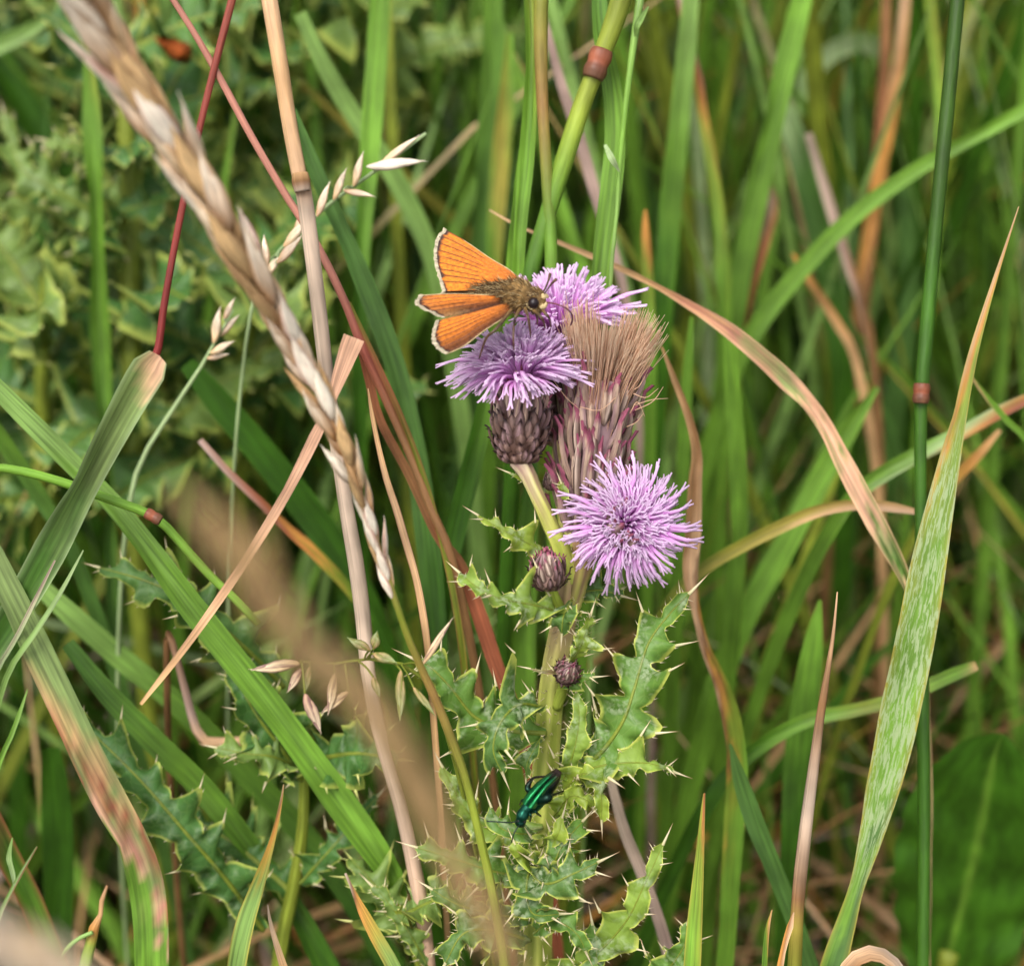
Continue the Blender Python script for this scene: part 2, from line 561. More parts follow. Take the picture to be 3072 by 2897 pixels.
def grass_mass(name, count, label, cat, hmin, hmax, wmin, wmax, pal, lay=0.0, area=(-60, 60, -12, 130), segs=7, mat=None, clear=30.0, seed=1, focus=0.6, keep_near=1.0):
    """Thousands of blades nobody could count, one mesh."""
    r = np.random.default_rng(seed)
    k = count
    x = np.where(r.random(k) < focus, r.normal(0, 16, k), r.uniform(area[0], area[1], k))
    y = np.where(r.random(k) < focus, r.uniform(2, 60, k), r.uniform(area[2], area[3], k))
    h = r.uniform(hmin, hmax, k)
    thin = np.where(y < 26, keep_near, 1.0)
    sel = r.random(k) < thin
    x, y, h = x[sel], y[sel], h[sel]
    k = len(x)
    wd = r.uniform(wmin, wmax, k)
    az = r.uniform(0, 2 * math.pi, k)
    lean = np.abs(r.normal(0.0, 0.36, k)) + lay
    bend = np.abs(r.normal(0.25, 0.35, k))
    T = np.linspace(0, 1, segs)
    dirx, diry = np.cos(az), np.sin(az)
    # angle from vertical grows along the blade
    th = lean[:, None] + bend[:, None] * T[None] ** 1.6
    ds = (h / (segs - 1))[:, None]
    hor = np.concatenate([np.zeros((k, 1)), np.cumsum(np.sin(th[:, :-1]) * ds, 1)], 1)
    ver = np.concatenate([np.zeros((k, 1)), np.cumsum(np.cos(th[:, :-1]) * ds, 1)], 1)
    p = np.stack([x[:, None] + hor * dirx[:, None], y[:, None] + hor * diry[:, None], ver - 0.3], -1)
    p[..., 2] = np.maximum(p[..., 2], -0.25)
    sx, sy, d = project(p.reshape(-1, 3))
    inside = (d < clear) & (sx > -900) & (sx < 3970) & (sy > -900) & (sy < 3900)
    near = np.linalg.norm(p.reshape(-1, 3) - CAM, axis=1) < 9
    bad = (inside | near).reshape(k, segs).any(1)
    p, wd, az = p[~bad], wd[~bad], az[~bad]
    k = len(p)
    roll = r.uniform(0, 2 * math.pi, k)
    bx = np.stack([np.cos(roll), np.sin(roll), np.zeros(k)], -1)
    t = np.gradient(p, axis=1)
    t /= np.linalg.norm(t, axis=2)[..., None] + 1e-9
    B = bx[:, None] - (bx[:, None] * t).sum(2)[..., None] * t
    B /= np.linalg.norm(B, axis=2)[..., None] + 1e-9
    N = np.cross(t, B)
    prof = np.interp(T, [0, 0.15, 0.6, 1.0], [0.75, 1.0, 0.8, 0.04])
    hw = wd[:, None] * prof[None] / 2
    ss = np.array([-1, 0, 1.0])
    v = p[:, :, None] + hw[..., None, None] * (ss[None, None, :, None] * B[:, :, None] * 0.93 + (np.abs(ss) * 0.36)[None, None, :, None] * N[:, :, None])
    cs = np.array([C[c] for c, q in pal]); pr = np.array([q for c, q in pal]); pr = pr / pr.sum()
    ci = r.choice(len(pal), k, p=pr)
    cc = cs[ci] * r.uniform(0.75, 1.2, k)[:, None]
    tipc = np.array([C[q] for q in ('tan', 'orange', 'yellow', 'straw')])[r.integers(0, 4, k)]
    dry = np.clip((T[None] - r.uniform(0.55, 2.2, k)[:, None]) / 0.12, 0, 1)
    cl = cc[:, None] * (1 - dry[..., None]) + tipc[:, None] * dry[..., None]
    cl = np.repeat(cl[:, :, None], 3, 2)
    F = np.array(gridfaces(segs, 3))
    faces = (F[None] + (np.arange(k) * segs * 3)[:, None, None]).reshape(-1, 4)
    V = (v.reshape(-1, 3) * S).astype(np.float32)
    me = bpy.data.meshes.new(name)
    me.vertices.add(len(V)); me.vertices.foreach_set('co', V.ravel())
    me.loops.add(faces.size); me.loops.foreach_set('vertex_index', faces.astype(np.int32).ravel())
    me.polygons.add(len(faces)); me.polygons.foreach_set('loop_start', np.arange(0, faces.size, 4, dtype=np.int32))
    me.polygons.foreach_set('use_smooth', np.ones(len(faces), bool))
    ca = me.color_attributes.new('Col', 'FLOAT_COLOR', 'POINT')
    ca.data.foreach_set('color', np.hstack([cl.reshape(-1, 3), np.ones((len(V), 1))]).astype(np.float32).ravel())
    a1 = me.attributes.new('across', 'FLOAT', 'POINT')
    a1.data.foreach_set('value', (np.tile(ss, k * segs) + np.repeat(r.uniform(0, 90, k), segs * 3)).astype(np.float32))
    a2 = me.attributes.new('along', 'FLOAT', 'POINT')
    a2.data.foreach_set('value', np.tile(np.repeat(T * 20, 3), k).astype(np.float32))
    me.update(calc_edges=True)
    me.validate()
    me.materials.append(mat or MSTUFF)
    o = bpy.data.objects.new(name, me)
    col.objects.link(o)
    tag(o, label, cat, kind='stuff')


GREENS = [('green', 5), ('bright', 4), ('dark', 2.5), ('deep', 1), ('blue', 2.5), ('light', 3), ('olive', 1.5), ('ygreen', 2), ('pale', 1.2), ('greygreen', 1.5)]
grass_mass('grass', 17000, 'dense mass of upright green meadow grass behind the thistle', 'grass', 13, 34, 0.14, 0.46, GREENS, seed=3, keep_near=.6, clear=33)
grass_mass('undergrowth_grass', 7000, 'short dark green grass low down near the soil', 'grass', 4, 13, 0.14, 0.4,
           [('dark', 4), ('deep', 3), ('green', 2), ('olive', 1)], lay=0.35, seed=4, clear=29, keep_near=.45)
grass_mass('dead_grass', 5500, 'dead tan grass litter lying between the green blades', 'dry grass', 6, 20, 0.1, 0.3,
           [('tan', 3), ('straw', 1.5), ('brown', 3), ('umber', 2), ('mauve', 2), ('orange', .6)], lay=0.7, seed=5, mat=MDRY, clear=29)


# ------------------------------------------------------------------ single grass blades and stems
def path(pts, d):
    """pts: (x, y, width px[, depth]); d: depth or (start, end)."""
    if not isinstance(d, tuple):
        d = (d, d)
    y = np.array([[p_[0], p_[1]] for p_ in pts], float)
    L = np.concatenate([[0], np.cumsum(np.linalg.norm(np.diff(y, axis=0), axis=1))])
    L /= L[-1]
    dd = np.array([p_[3] if len(p_) > 3 else d[0] + (d[1] - d[0]) * l for p_, l in zip(pts, L)])
    pos = np.array([P(p_[0], p_[1], q) for p_, q in zip(pts, dd)])
    wd = np.array([pw(p_[2], q) for p_, q in zip(pts, dd)])
    return pos, wd


_seed = [100]


def gblade(label, pts, d, colour, root='e', roll=0.0, fold=0.3, edge=None, patches=0.0, mat=None, name='grass_plant', cat='grass plant', group=None, twist=0.0):
    pos, wd = path(pts, d)
    if root:
        n0 = len(pos)
        L0 = np.linalg.norm(np.diff(pos, axis=0), axis=1).sum()
        pos, wd = ground_ext(pos, wd, root == 'e')
        if len(pos) > n0 and not isinstance(colour, str):
            L1 = np.linalg.norm(np.diff(pos, axis=0), axis=1).sum()
            k = L0 / L1
            colour = [((t * k) if root == 'e' else 1 - (1 - t) * k, c) for t, c in colour]
    g = Geo()
    _seed[0] += 1
    blade(g, pos, wd, colour, roll, fold, edge=edge, patches=patches, seed=_seed[0], twist=twist)
    base = pos[-1] if root != 's' else pos[0]
    o = thing(name, base, label, cat, group or 'grass plants of the meadow')
    part('blade', g, mat or MG, o)
    return o


def gstem(label, pts, d, colour, root='e', nodes=(), name='grass_culm', cat='grass stem', mat=None, nodecol='nodered', k=9, extra=None):
    """Round stem with swollen joints. nodes: (x, y, depth, half length px, radius factor)."""
    pos, wd = path(pts, d)
    if root:
        n0 = len(pos)
        L0 = np.linalg.norm(np.diff(pos, axis=0), axis=1).sum()
        pos, wd = ground_ext(pos, wd, root == 'e')
        if len(pos) > n0 and not isinstance(colour, str):
            kk = L0 / np.linalg.norm(np.diff(pos, axis=0), axis=1).sum()
            colour = [((t * kk) if root == 'e' else 1 - (1 - t) * kk, c) for t, c in colour]
    g = Geo()
    tube(g, pos, wd / 2, colour, k=k, n=max(24, 6 * len(pos)), wob=0.03)
    base = pos[-1] if root != 's' else pos[0]
    if not nodes and not extra:
        return single(name, g, mat or MSTEM, base, label, cat, 'stems and stalks of the meadow')
    o = thing(name, base, label, cat, 'stems and stalks of the meadow')
    part('stem', g, mat or MSTEM, o)
    for (x0, y0, x1, y1, dn, wpx) in nodes:
        gg = Geo()
        a, b = P(x0, y0, dn), P(x1, y1, dn)
        r = pw(wpx, dn) / 2
        ts = np.array([0, 0.12, 0.3, 0.5, 0.72, 0.88, 1.0])
        tube(gg, [a + (b - a) * t for t in ts], r * np.array([0.98, 1.08, 1.1, 1.0, 1.12, 1.05, 0.95]),
             [(0, 'nodered'), (0.45, 'rust'), (0.6, 'nodered'), (1, 'umber')] if nodecol == 'nodered' else nodecol, k=12, n=20)
        part('node', gg, MSTEM, o)
    return o


# ---- left side
gblade('upright folded green blade beside the olive stem of the leafy thistle', [(262, 120, 20), (278, 400, 62), (292, 800, 74), (305, 1100, 78), (322, 1400, 80), (330, 1720, 80)], (31, 33),
       [(0, 'ygreen'), (.1, 'green'), (.5, 'green'), (1, 'blue')], fold=0.75, patches=.35)
gblade('broad dark green blade slanting behind the spiny leaves', [(-60, 80, 95), (40, 260, 105), (120, 400, 95), (190, 520, 70)], (37, 38), [(0, 'dark'), (1, 'dark')], root='e')
gblade('narrow dark blade slanting towards the folded upright blade', [(60, 470, 40), (120, 660, 48), (190, 830, 48), (262, 985, 46), (330, 1150, 44)], (34, 35), [(0, 'blue'), (.4, 'dark'), (1, 'dark')])
gblade('pale green blade crossing above the spiny yellow-edged leaves', [(170, 40, 14), (80, 95, 50), (-60, 160, 55), (-260, 240, 55)], (34, 34), [(0, 'light'), (1, 'light')], root='e')
gstem('dark red stem rising from behind the folded blade with pink end', [(712, -60, 25), (660, 140, 24), (612, 330, 22), (560, 560, 22), (520, 760, 22), (490, 930, 23), (468, 1070, 24), (400, 1200, 27), (320, 1350, 26), (220, 1540, 26), (120, 1740, 26), (-30, 1990, 26)], (24.6, 26.6),
      [(0, 'red'), (.5, 'dred'), (1, 'dred')], name='grass_culm')
gblade('green blade folded over at its blunt pinkish end', [(478, 1066, 70), (455, 1095, 118), (400, 1180, 122), (330, 1300, 122), (240, 1470, 116), (150, 1650, 110), (60, 1810, 100), (-90, 2060, 92)], (24.0, 26.0),
       [(0, 'pink'), (.045, 'straw'), (.09, 'greygreen'), (.25, 'greygreen'), (.6, 'blue'), (1, 'dark')], fold=0.42, edge='pale')
gstem('long rose red stem crossing behind the straw stalk', [(480, -60, 20), (580, 95, 20), (660, 235, 22), (760, 420, 23), (860, 590, 24), (925, 690, 24), (985, 800, 25), (1045, 930, 26), (1085, 1035, 30), (1150, 1180, 28), (1225, 1350, 27), (1300, 1540, 26), (1350, 1660, 28)], (24.6, 26.4),
      [(0, 'rose'), (.45, 'rose'), (.65, 'red'), (.8, 'brown'), (1, 'brown')])
gblade('rust orange dead blade slanting behind the drooping spikelets', [(1085, 1040, 34), (1105, 1130, 30), (1140, 1260, 28), (1230, 1430, 30), (1310, 1600, 32), (1380, 1700, 44), (1440, 1850, 48), (1490, 2000, 46), (1540, 2120, 40)], (26.0, 27.2),
       [(0, 'rust'), (.4, 'brown'), (.7, 'rust'), (1, 'rust')], mat=MDRY)

o = gstem('tall straw coloured dead stalk with a grey weathered lower half', [(798, -60, 50), (835, 160, 48), (868, 370, 46), (900, 540, 44)], (24.3, 24.5), [(0, 'straw'), (.5, 'tan'), (1, 'straw')], root=None,
          extra=True, name='dead_stalk', cat='dead stalk')
g = Geo()
pp, ww = path([(905, 540, 50), (922, 650, 50), (945, 830, 48), (965, 1000, 48), (985, 1170, 44), (1010, 1330, 44), (1040, 1530, 46), (1068, 1690, 50), (1090, 1860, 48), (1108, 2050, 44), (1150, 2240, 40), (1205, 2430, 42), (1250, 2640, 46), (1275, 2800, 44), (1290, 2930, 42)], (24.45, 26.5))
pp, ww = ground_ext(pp, ww, True)
tube(g, pp, ww / 2, [(0, 'brown'), (.015, 'grey'), (.3, 'grey'), (.45, 'pink'), (.6, 'grey'), (1, 'brown')], k=9, n=70, wob=.03)
part('sheath', g, MDRY, o)
g = Geo()
tube(g, [P(900, 520, 24.4), P(903, 545, 24.4), P(908, 575, 24.4)], np.array([pw(24, 24.4), pw(28, 24.4), pw(24, 24.4)]), [(0, 'tan'), (.5, 'brown'), (1, 'grey')], k=12)
part('node', g, MDRY, o)

gblade('flat pink dead blade bent sharply at its wide square end', [(1062, 1012, 66), (1040, 1070, 58), (1015, 1140, 42), (994, 1205, 24), (975, 1250, 26), (945, 1310, 36), (880, 1440, 32), (800, 1580, 30), (700, 1735, 28), (600, 1880, 24), (510, 2000, 20), (422, 2112, 10)], (24.2, 24.6),
       [(0, 'pink'), (.15, 'pink'), (.35, 'pink'), (1, 'tan')], root=None, fold=.15, mat=MDRY)
gblade('tall blue green blade leaning behind the rose red stem', [(880, 330, 20), (930, 470, 46), (1010, 660, 56), (1090, 840, 62), (1160, 1020, 66), (1210, 1190, 68), (1250, 1380, 70), (1275, 1560, 72), (1295, 1740, 74), (1310, 1950, 70)], (27, 28.5), [(0, 'blue'), (.6, 'blue'), (1, 'dark')])
gblade('crinkled narrow tan blade with dark edges and a pointed tip', [(1104, 1165, 5), (1115, 1240, 14), (1135, 1340, 18), (1160, 1440, 22), (1190, 1530, 24), (1222, 1640, 24), (1250, 1740, 22), (1272, 1860, 24), (1285, 1970, 22)], (24.9, 25.4), [(0, 'tan'), (.5, 'straw'), (1, 'tan')], edge='umber', mat=MDRY)
gblade('thin olive blade with brown edge lying along the rose red stem', [(1050, 905, 5), (1085, 990, 14), (1140, 1110, 18), (1190, 1220, 20), (1250, 1370, 20), (1300, 1530, 20), (1345, 1700, 22), (1380, 1900, 22)], (25.6, 26.6), [(0, 'olive'), (.2, 'rust'), (.5, 'olive'), (1, 'olive')], edge='rust')
gstem('bent bright green stem with an orange brown joint', [(-420, 1370, 28), (-60, 1398, 28), (60, 1412, 28), (190, 1447, 29), (330, 1497, 29), (452, 1543, 29), (500, 1580, 28), (570, 1660, 28), (640, 1735, 27), (710, 1800, 26), (775, 1870, 24)], (24.3, 25.8),
      [(0, 'olive'), (.3, 'bright'), (1, 'bright')], root='s', nodes=[(438, 1537, 482, 1562, 24.95, 33)])
gblade('long flat green blade running diagonally below the bent stem', [(-420, 800, 56), (-80, 1100, 60), (60, 1235, 64), (200, 1375, 68), (330, 1505, 72), (440, 1640, 76), (560, 1800, 82), (690, 1965, 86), (820, 2130, 90), (930, 2280, 96), (1030, 2420, 104), (1120, 2550, 100), (1180, 2640, 72), (1222, 2735, 14)], (25.2, 27.2),
       [(0, 'light'), (.3, 'light'), (.5, 'green'), (.8, 'bright'), (1, 'green')], root='s', fold=.35)
gblade('blade with a salmon pink dead patch arching down to the soil', [(-30, 1650, 70), (70, 1860, 88), (160, 2050, 94), (250, 2240, 98), (330, 2400, 104), (395, 2530, 108), (435, 2640, 108), (452, 2760, 106), (456, 2920, 104)], (25.2, 26.0),
       [(0, 'greygreen'), (.35, 'greygreen'), (.5, 'tan'), (.58, 'rust'), (.66, 'greygreen'), (.74, 'rose'), (.8, 'pink'), (.86, 'green'), (1, 'bright')], fold=.25, patches=.5)
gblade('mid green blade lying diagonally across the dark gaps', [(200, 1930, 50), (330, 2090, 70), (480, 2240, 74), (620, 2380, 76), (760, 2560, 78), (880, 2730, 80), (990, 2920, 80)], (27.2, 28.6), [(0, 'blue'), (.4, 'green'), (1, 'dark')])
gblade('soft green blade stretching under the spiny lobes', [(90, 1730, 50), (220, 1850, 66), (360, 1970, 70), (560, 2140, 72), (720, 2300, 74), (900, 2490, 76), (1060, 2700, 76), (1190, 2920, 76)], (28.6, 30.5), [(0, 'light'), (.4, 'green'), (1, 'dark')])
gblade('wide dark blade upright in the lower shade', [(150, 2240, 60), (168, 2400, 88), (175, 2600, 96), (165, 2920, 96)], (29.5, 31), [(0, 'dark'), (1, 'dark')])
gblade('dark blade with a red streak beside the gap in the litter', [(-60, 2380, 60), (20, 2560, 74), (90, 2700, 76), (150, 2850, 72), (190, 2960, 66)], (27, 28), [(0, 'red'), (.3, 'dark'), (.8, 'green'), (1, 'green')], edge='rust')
gblade('upright blade with a dried orange tip and green base', [(851, 2352, 3), (842, 2410, 10), (822, 2500, 18), (795, 2590, 32), (765, 2680, 46), (735, 2770, 58), (705, 2910, 66)], (24.4, 24.8),
       [(0, 'straw'), (.1, 'brown'), (.22, 'orange'), (.45, 'yellow'), (.62, 'light'), (1, 'light')], edge='yellow')
gblade('short withered brown blade tip by the orange tipped blade', [(803, 2712, 3), (812, 2770, 12), (835, 2850, 20), (856, 2920, 26)], (25, 25.2), [(0, 'grey'), (1, 'tan')], mat=MDRY)
o = gstem('short green shoot with a twisted withered brown top', [(322, 2655, 8), (312, 2690, 13), (292, 2722, 20), (303, 2748, 14), (285, 2775, 30), (272, 2830, 34), (250, 2930, 40)], (24, 24.2), [(0, 'brown'), (.3, 'tan'), (.5, 'orange'), (.6, 'ygreen'), (1, 'light')], extra=True, name='grass_shoot', cat='grass shoot')
g = Geo(); tube(g, [P(278, 2795, 24), P(235, 2815, 24), P(200, 2845, 24), P(185, 2870, 24)], [pw(7, 24)] * 3 + [pw(3, 24)], 'light', k=6); part('tendril', g, MSTEM, o)
gblade('thin bright green blade tip standing clear on the dark litter', [(82, 2068, 3), (60, 2135, 12), (30, 2215, 16), (-10, 2310, 20)], (24, 24.2), [(0, 'light'), (1, 'bright')])
gblade('thin forked pale green blade above the blurred spike', [(111, 2538, 4), (80, 2590, 10), (40, 2660, 13), (-10, 2770, 16)], (24.2, 24.4), [(0, 'brown'), (.2, 'pale'), (1, 'light')])
gblade('short curled green tip joining the forked blade', [(37, 2512, 4), (27, 2570, 16), (38, 2620, 16), (44, 2655, 8)], (24.25, 24.3), [(0, 'light'), (1, 'pale')], root=None)
gblade('orange yellow blade with a charred brown tip', [(1036, 2618, 7), (1060, 2672, 12), (1090, 2735, 30), (1130, 2810, 40), (1195, 2930, 46)], (24.4, 24.6), [(0, 'grey'), (.18, 'umber'), (.28, 'orange'), (.6, 'yellow'), (1, 'light')])
gstem('kinked pinkish dead stem lying under the green blades', [(505, 1900, 22), (545, 2030, 24), (580, 2160, 28), (612, 2222, 34), (690, 2226, 34), (770, 2215, 26)], (27.4, 28.2), [(0, 'brown'), (.5, 'mauve'), (.7, 'straw'), (1, 'straw')], mat=MDRY, root='s')
gblade('narrow stem-like blade turning from brown to orange then olive', [(600, 1320, 18), (690, 1420, 22), (780, 1505, 26), (860, 1585, 34), (925, 1640, 38), (985, 1700, 36), (1040, 1760, 34), (1120, 1870, 32)], (28.2, 29), [(0, 'mauve'), (.4, 'rust'), (.6, 'orange'), (.75, 'olive'), (1, 'dark')], mat=MDRY)
gblade('wide dark green blade sloping under the bent pink blade', [(560, 1090, 50), (660, 1210, 82), (780, 1350, 90), (900, 1500, 94), (1000, 1640, 94), (1090, 1800, 92)], (29.5, 31), [(0, 'dark'), (1, 'dark')])
gblade('slim green blade crossing behind the blunt folded blade', [(-40, 1250, 46), (40, 1370, 50), (120, 1490, 50), (200, 1620, 46)], (28.5, 29.5), [(0, 'green'), (1, 'blue')])
gblade('greyish stem-thin blade in front of the folded blade base', [(165, 1680, 5), (110, 1790, 13), (50, 1910, 15), (-20, 2040, 16)], (25, 25.4), [(0, 'mauve'), (1, 'pale')], mat=MDRY)
gblade('thin pale green blade crossing the folded blade base', [(250, 1650, 4), (180, 1780, 14), (110, 1890, 16), (20, 2030, 18)], (24.9, 25.3), [(0, 'pale'), (1, 'light')])

# ---- behind the butterfly and the flowers
gblade('broad soft green blade upright behind the pale panicle', [(1140, -80, 62), (1135, 100, 66), (1122, 300, 66), (1108, 480, 62), (1090, 700, 54), (1080, 900, 50)], (30, 31), [(0, 'green'), (.6, 'bright'), (1, 'dark')], fold=.4)
gblade('pale green blade crossing diagonally behind the pale panicle', [(900, 40, 40), (980, 210, 50), (1070, 360, 56), (1160, 490, 60), (1230, 620, 62), (1290, 760, 58)], (31, 32.5), [(0, 'light'), (1, 'light')])
o = gstem('thick olive stem with a swollen red brown joint', [(1885, -80, 68), (1845, 60, 64), (1800, 180, 58), (1745, 320, 56), (1700, 460, 56), (1665, 570, 54), (1635, 670, 52), (1605, 770, 52), (1585, 870, 50)], (25.9, 26.6), [(0, 'olive'), (.4, 'ygreen'), (.7, 'green'), (1, 'dark')],
          nodes=[(1808, 150, 1778, 235, 26.05, 66)])
gblade('narrow green sheath blade beside the dark twin stem', [(1588, -60, 50), (1594, 130, 58), (1588, 330, 56), (1578, 500, 52), (1562, 660, 48), (1552, 860, 46)], (26.4, 26.8), [(0, 'ygreen'), (.3, 'green'), (1, 'bright')], fold=.6)
gblade('bright green blade glowing left of the twin stems', [(1585, 330, 8), (1568, 480, 36), (1556, 620, 48), (1546, 760, 54), (1538, 930, 54)], (26.8, 27.2), [(0, 'bright'), (1, 'bright')], fold=.3)
gstem('slim olive brown stem with tan edges joining the jointed stem', [(1625, -60, 42), (1622, 120, 42), (1628, 320, 36), (1640, 520, 36), (1650, 680, 38), (1655, 860, 40)], (26.0, 26.5), [(0, 'olive'), (.4, 'redgreen'), (.8, 'green'), (1, 'green')])
gblade('wide bright green blade right of the jointed stem', [(1795, -60, 46), (1805, 100, 56), (1838, 280, 60), (1845, 430, 64), (1832, 580, 68), (1812, 740, 66), (1796, 900, 60)], (26.3, 26.8), [(0, 'blue'), (.3, 'bright'), (1, 'green')], fold=.35)
o = gstem('thin light green flowering stem with a small pale bract', [(1925, -40, 28), (1905, 100, 24), (1885, 250, 20), (1868, 400, 18), (1858, 520, 14), (1850, 640, 12), (1835, 800, 12)], (26.0, 26.3), [(0, 'light'), (.5, 'bright'), (1, 'light')], extra=True)
g = Geo(); blade(g, [P(1815, 435, 26), P(1835, 475, 25.9), P(1858, 515, 26)], [pw(10, 26), pw(20, 26), pw(5, 26)], 'pale', seed=3); part('bract', g, MG, o)
g = Geo(); blade(g, [P(1905, 110, 26), P(1915, 70, 25.9), P(1945, 20, 26)], [pw(6, 26), pw(22, 26), pw(5, 26)], 'light', seed=4); part('bract', g, MG, o)
gblade('long arching dry blade, pink at its bend, thin straw tip behind the flower', [(1468, 630, 4), (1560, 680, 9), (1665, 722, 13), (1760, 762, 18), (1850, 800, 20), (1950, 850, 24), (2060, 912, 38), (2180, 985, 48), (2290, 1075, 54), (2390, 1170, 66), (2460, 1260, 72), (2520, 1370, 74), (2580, 1480, 70), (2640, 1590, 66), (2695, 1700, 66), (2730, 1800, 68), (2752, 1920, 64, 26.6), (2768, 2100, 50, 27.2), (2776, 2400, 44, 27.8), (2776, 2950, 40, 28.4)], (27.6, 26.4),
       [(0, 'straw'), (.17, 'tan'), (.26, 'rose'), (.33, 'greygreen'), (.38, 'pink'), (.47, 'pink'), (.52, 'greygreen'), (.58, 'dark'), (1, 'dark')], fold=.55, edge='straw', mat=MDRY)
gblade('tan dead blade bent beside the seed tuft', [(1985, 1040, 8), (2020, 1130, 20), (2065, 1250, 26), (2090, 1360, 34), (2085, 1460, 44), (2080, 1600, 50), (2072, 1720, 46), (2090, 1840, 28), (2120, 1950, 34), (2160, 2040, 46), (2195, 2160, 60), (2212, 2300, 66), (2205, 2450, 64), (2195, 2600, 60)], (27.2, 28.6),
       [(0, 'tan'), (.25, 'brown'), (.45, 'straw'), (.55, 'umber'), (.62, 'orange'), (.7, 'olive'), (1, 'green')], mat=MDRY, fold=.4)

# ---- right side
gstem('tall dark green stem with a brown ringed joint', [(2880, -80, 46), (2862, 120, 45), (2840, 350, 44), (2815, 600, 44), (2792, 850, 44), (2775, 1050, 44), (2764, 1170, 44), (2762, 1260, 40), (2762, 1500, 38), (2766, 1900, 38), (2772, 2400, 38), (2768, 2920, 38)], (25.8, 27), [(0, 'deep'), (.2, 'deep'), (.3, 'dark'), (1, 'dark')],
      nodes=[(2766, 1150, 2762, 1210, 26.2, 47)])
gblade('pale mottled blade with a long dry orange tip', [(3056, 620, 3), (3020, 730, 8), (2975, 870, 16), (2925, 1040, 28), (2890, 1190, 40), (2862, 1320, 56), (2835, 1450, 74), (2800, 1620, 98), (2765, 1800, 118), (2735, 1950, 126), (2705, 2100, 124), (2680, 2230, 116), (2645, 2380, 98), (2605, 2540, 66), (2570, 2660, 46), (2535, 2780, 62), (2490, 2930, 84)], (24.8, 25.6),
       [(0, 'straw'), (.1, 'tan'), (.19, 'orange'), (.24, 'yellow'), (.27, 'ygreen'), (.45, 'green'), (.85, 'bright'), (.92, 'blue'), (1, 'blue')], mat=MMOT, edge='yellow', fold=.18)
gstem('brown dead stem tapering to a point in the lower grass', [(2512, 1775, 4), (2500, 1900, 11), (2482, 2020, 18), (2462, 2140, 26), (2445, 2270, 32), (2425, 2420, 38), (2405, 2590, 40), (2392, 2730, 40), (2382, 2930, 44)], (24.8, 25.3), [(0, 'straw'), (.3, 'brown'), (.55, 'grey'), (.8, 'brown'), (.88, 'yellow'), (1, 'olive')], mat=MDRY)
gblade('blue green blade crossing the base of the brown dead stem', [(2190, 2230, 8), (2225, 2350, 48), (2270, 2480, 60), (2325, 2620, 62), (2380, 2760, 60), (2440, 2930, 56)], (27, 27.8), [(0, 'blue'), (1, 'blue')])
gblade('upright bright green blade with a red tip among spiny leaves', [(2113, 2378, 6), (2108, 2440, 15), (2102, 2530, 24), (2094, 2640, 36), (2085, 2760, 48), (2075, 2930, 58)], (24.5, 24.8), [(0, 'rust'), (.12, 'orange'), (.22, 'ygreen'), (1, 'bright')], edge='yellow', fold=.5)
gblade('short green tip with orange end near the dead stem foot', [(2316, 2728, 3), (2303, 2780, 13), (2297, 2840, 16), (2292, 2930, 18)], (25, 25.2), [(0, 'tan'), (.25, 'orange'), (.5, 'green'), (1, 'green')])
gblade('short curled tan husk beside the dead stem foot', [(2381, 2735, 4), (2370, 2780, 20), (2352, 2840, 16), (2335, 2930, 22)], (24.6, 24.7), [(0, 'straw'), (.6, 'brown'), (1, 'orange')], mat=MDRY)
gblade('curled tan dead blade looping near the soil', [(2520, 2940, 40), (2560, 2880, 48), (2620, 2858, 50), (2680, 2890, 44), (2720, 2960, 36)], (24.6, 24.8), [(0, 'brown'), (.5, 'straw'), (1, 'grey')], mat=MDRY)
gblade('yellow green blade crossing the dark stem diagonally', [(3130, 300, 40), (2980, 380, 44), (2830, 460, 46), (2690, 550, 48), (2560, 650, 52), (2440, 770, 56), (2330, 900, 58), (2230, 1050, 58)], (31.5, 33.5), [(0, 'bright'), (1, 'green')])
gblade('olive blade with orange end crossing behind the mottled blade', [(3130, 1175, 30), (3000, 1235, 40), (2880, 1300, 44), (2740, 1370, 48), (2620, 1440, 52), (2540, 1510, 50)], (28.5, 29.5), [(0, 'rust'), (.2, 'orange'), (.45, 'pale'), (.7, 'bright'), (1, 'green')])
gblade('yellow arched blade reaching from the flower to the dark stem', [(2760, 1538, 14), (2680, 1522, 30), (2580, 1512, 36), (2460, 1530, 40), (2340, 1580, 42), (2220, 1640, 42), (2120, 1700, 40), (2020, 1790, 36)], (27.8, 28.6), [(0, 'straw'), (.2, 'tan'), (.5, 'yellow'), (1, 'olive')])
gblade('broad pale blue green blade with a blunt pale tip', [(2345, 290, 14), (2375, 380, 66), (2415, 520, 76), (2455, 680, 78), (2490, 860, 78), (2520, 1050, 74)], (34.5, 36), [(0, 'pale'), (.3, 'blue'), (1, 'dark')])
gblade('mauve dead stem leaning on the pale blue green blade', [(2425, 400, 26), (2460, 520, 30), (2500, 650, 32), (2545, 790, 30), (2600, 960, 28)], (34, 35), [(0, 'grey'), (.5, 'mauve'), (1, 'brown')], mat=MDRY)
gblade('upright ochre dead blade in the hazy grass', [(2722, -60, 34), (2705, 120, 36), (2675, 330, 38), (2640, 520, 40), (2605, 720, 44), (2580, 930, 44)], (35, 37), [(0, 'straw'), (.5, 'orange'), (1, 'brown')], mat=MDRY)
gblade('rust brown stalk beside the ochre dead blade', [(2660, -60, 30), (2655, 150, 34), (2640, 400, 34), (2620, 650, 40), (2590, 900, 40)], (36.5, 38), [(0, 'brown'), (1, 'rust')], mat=MDRY)
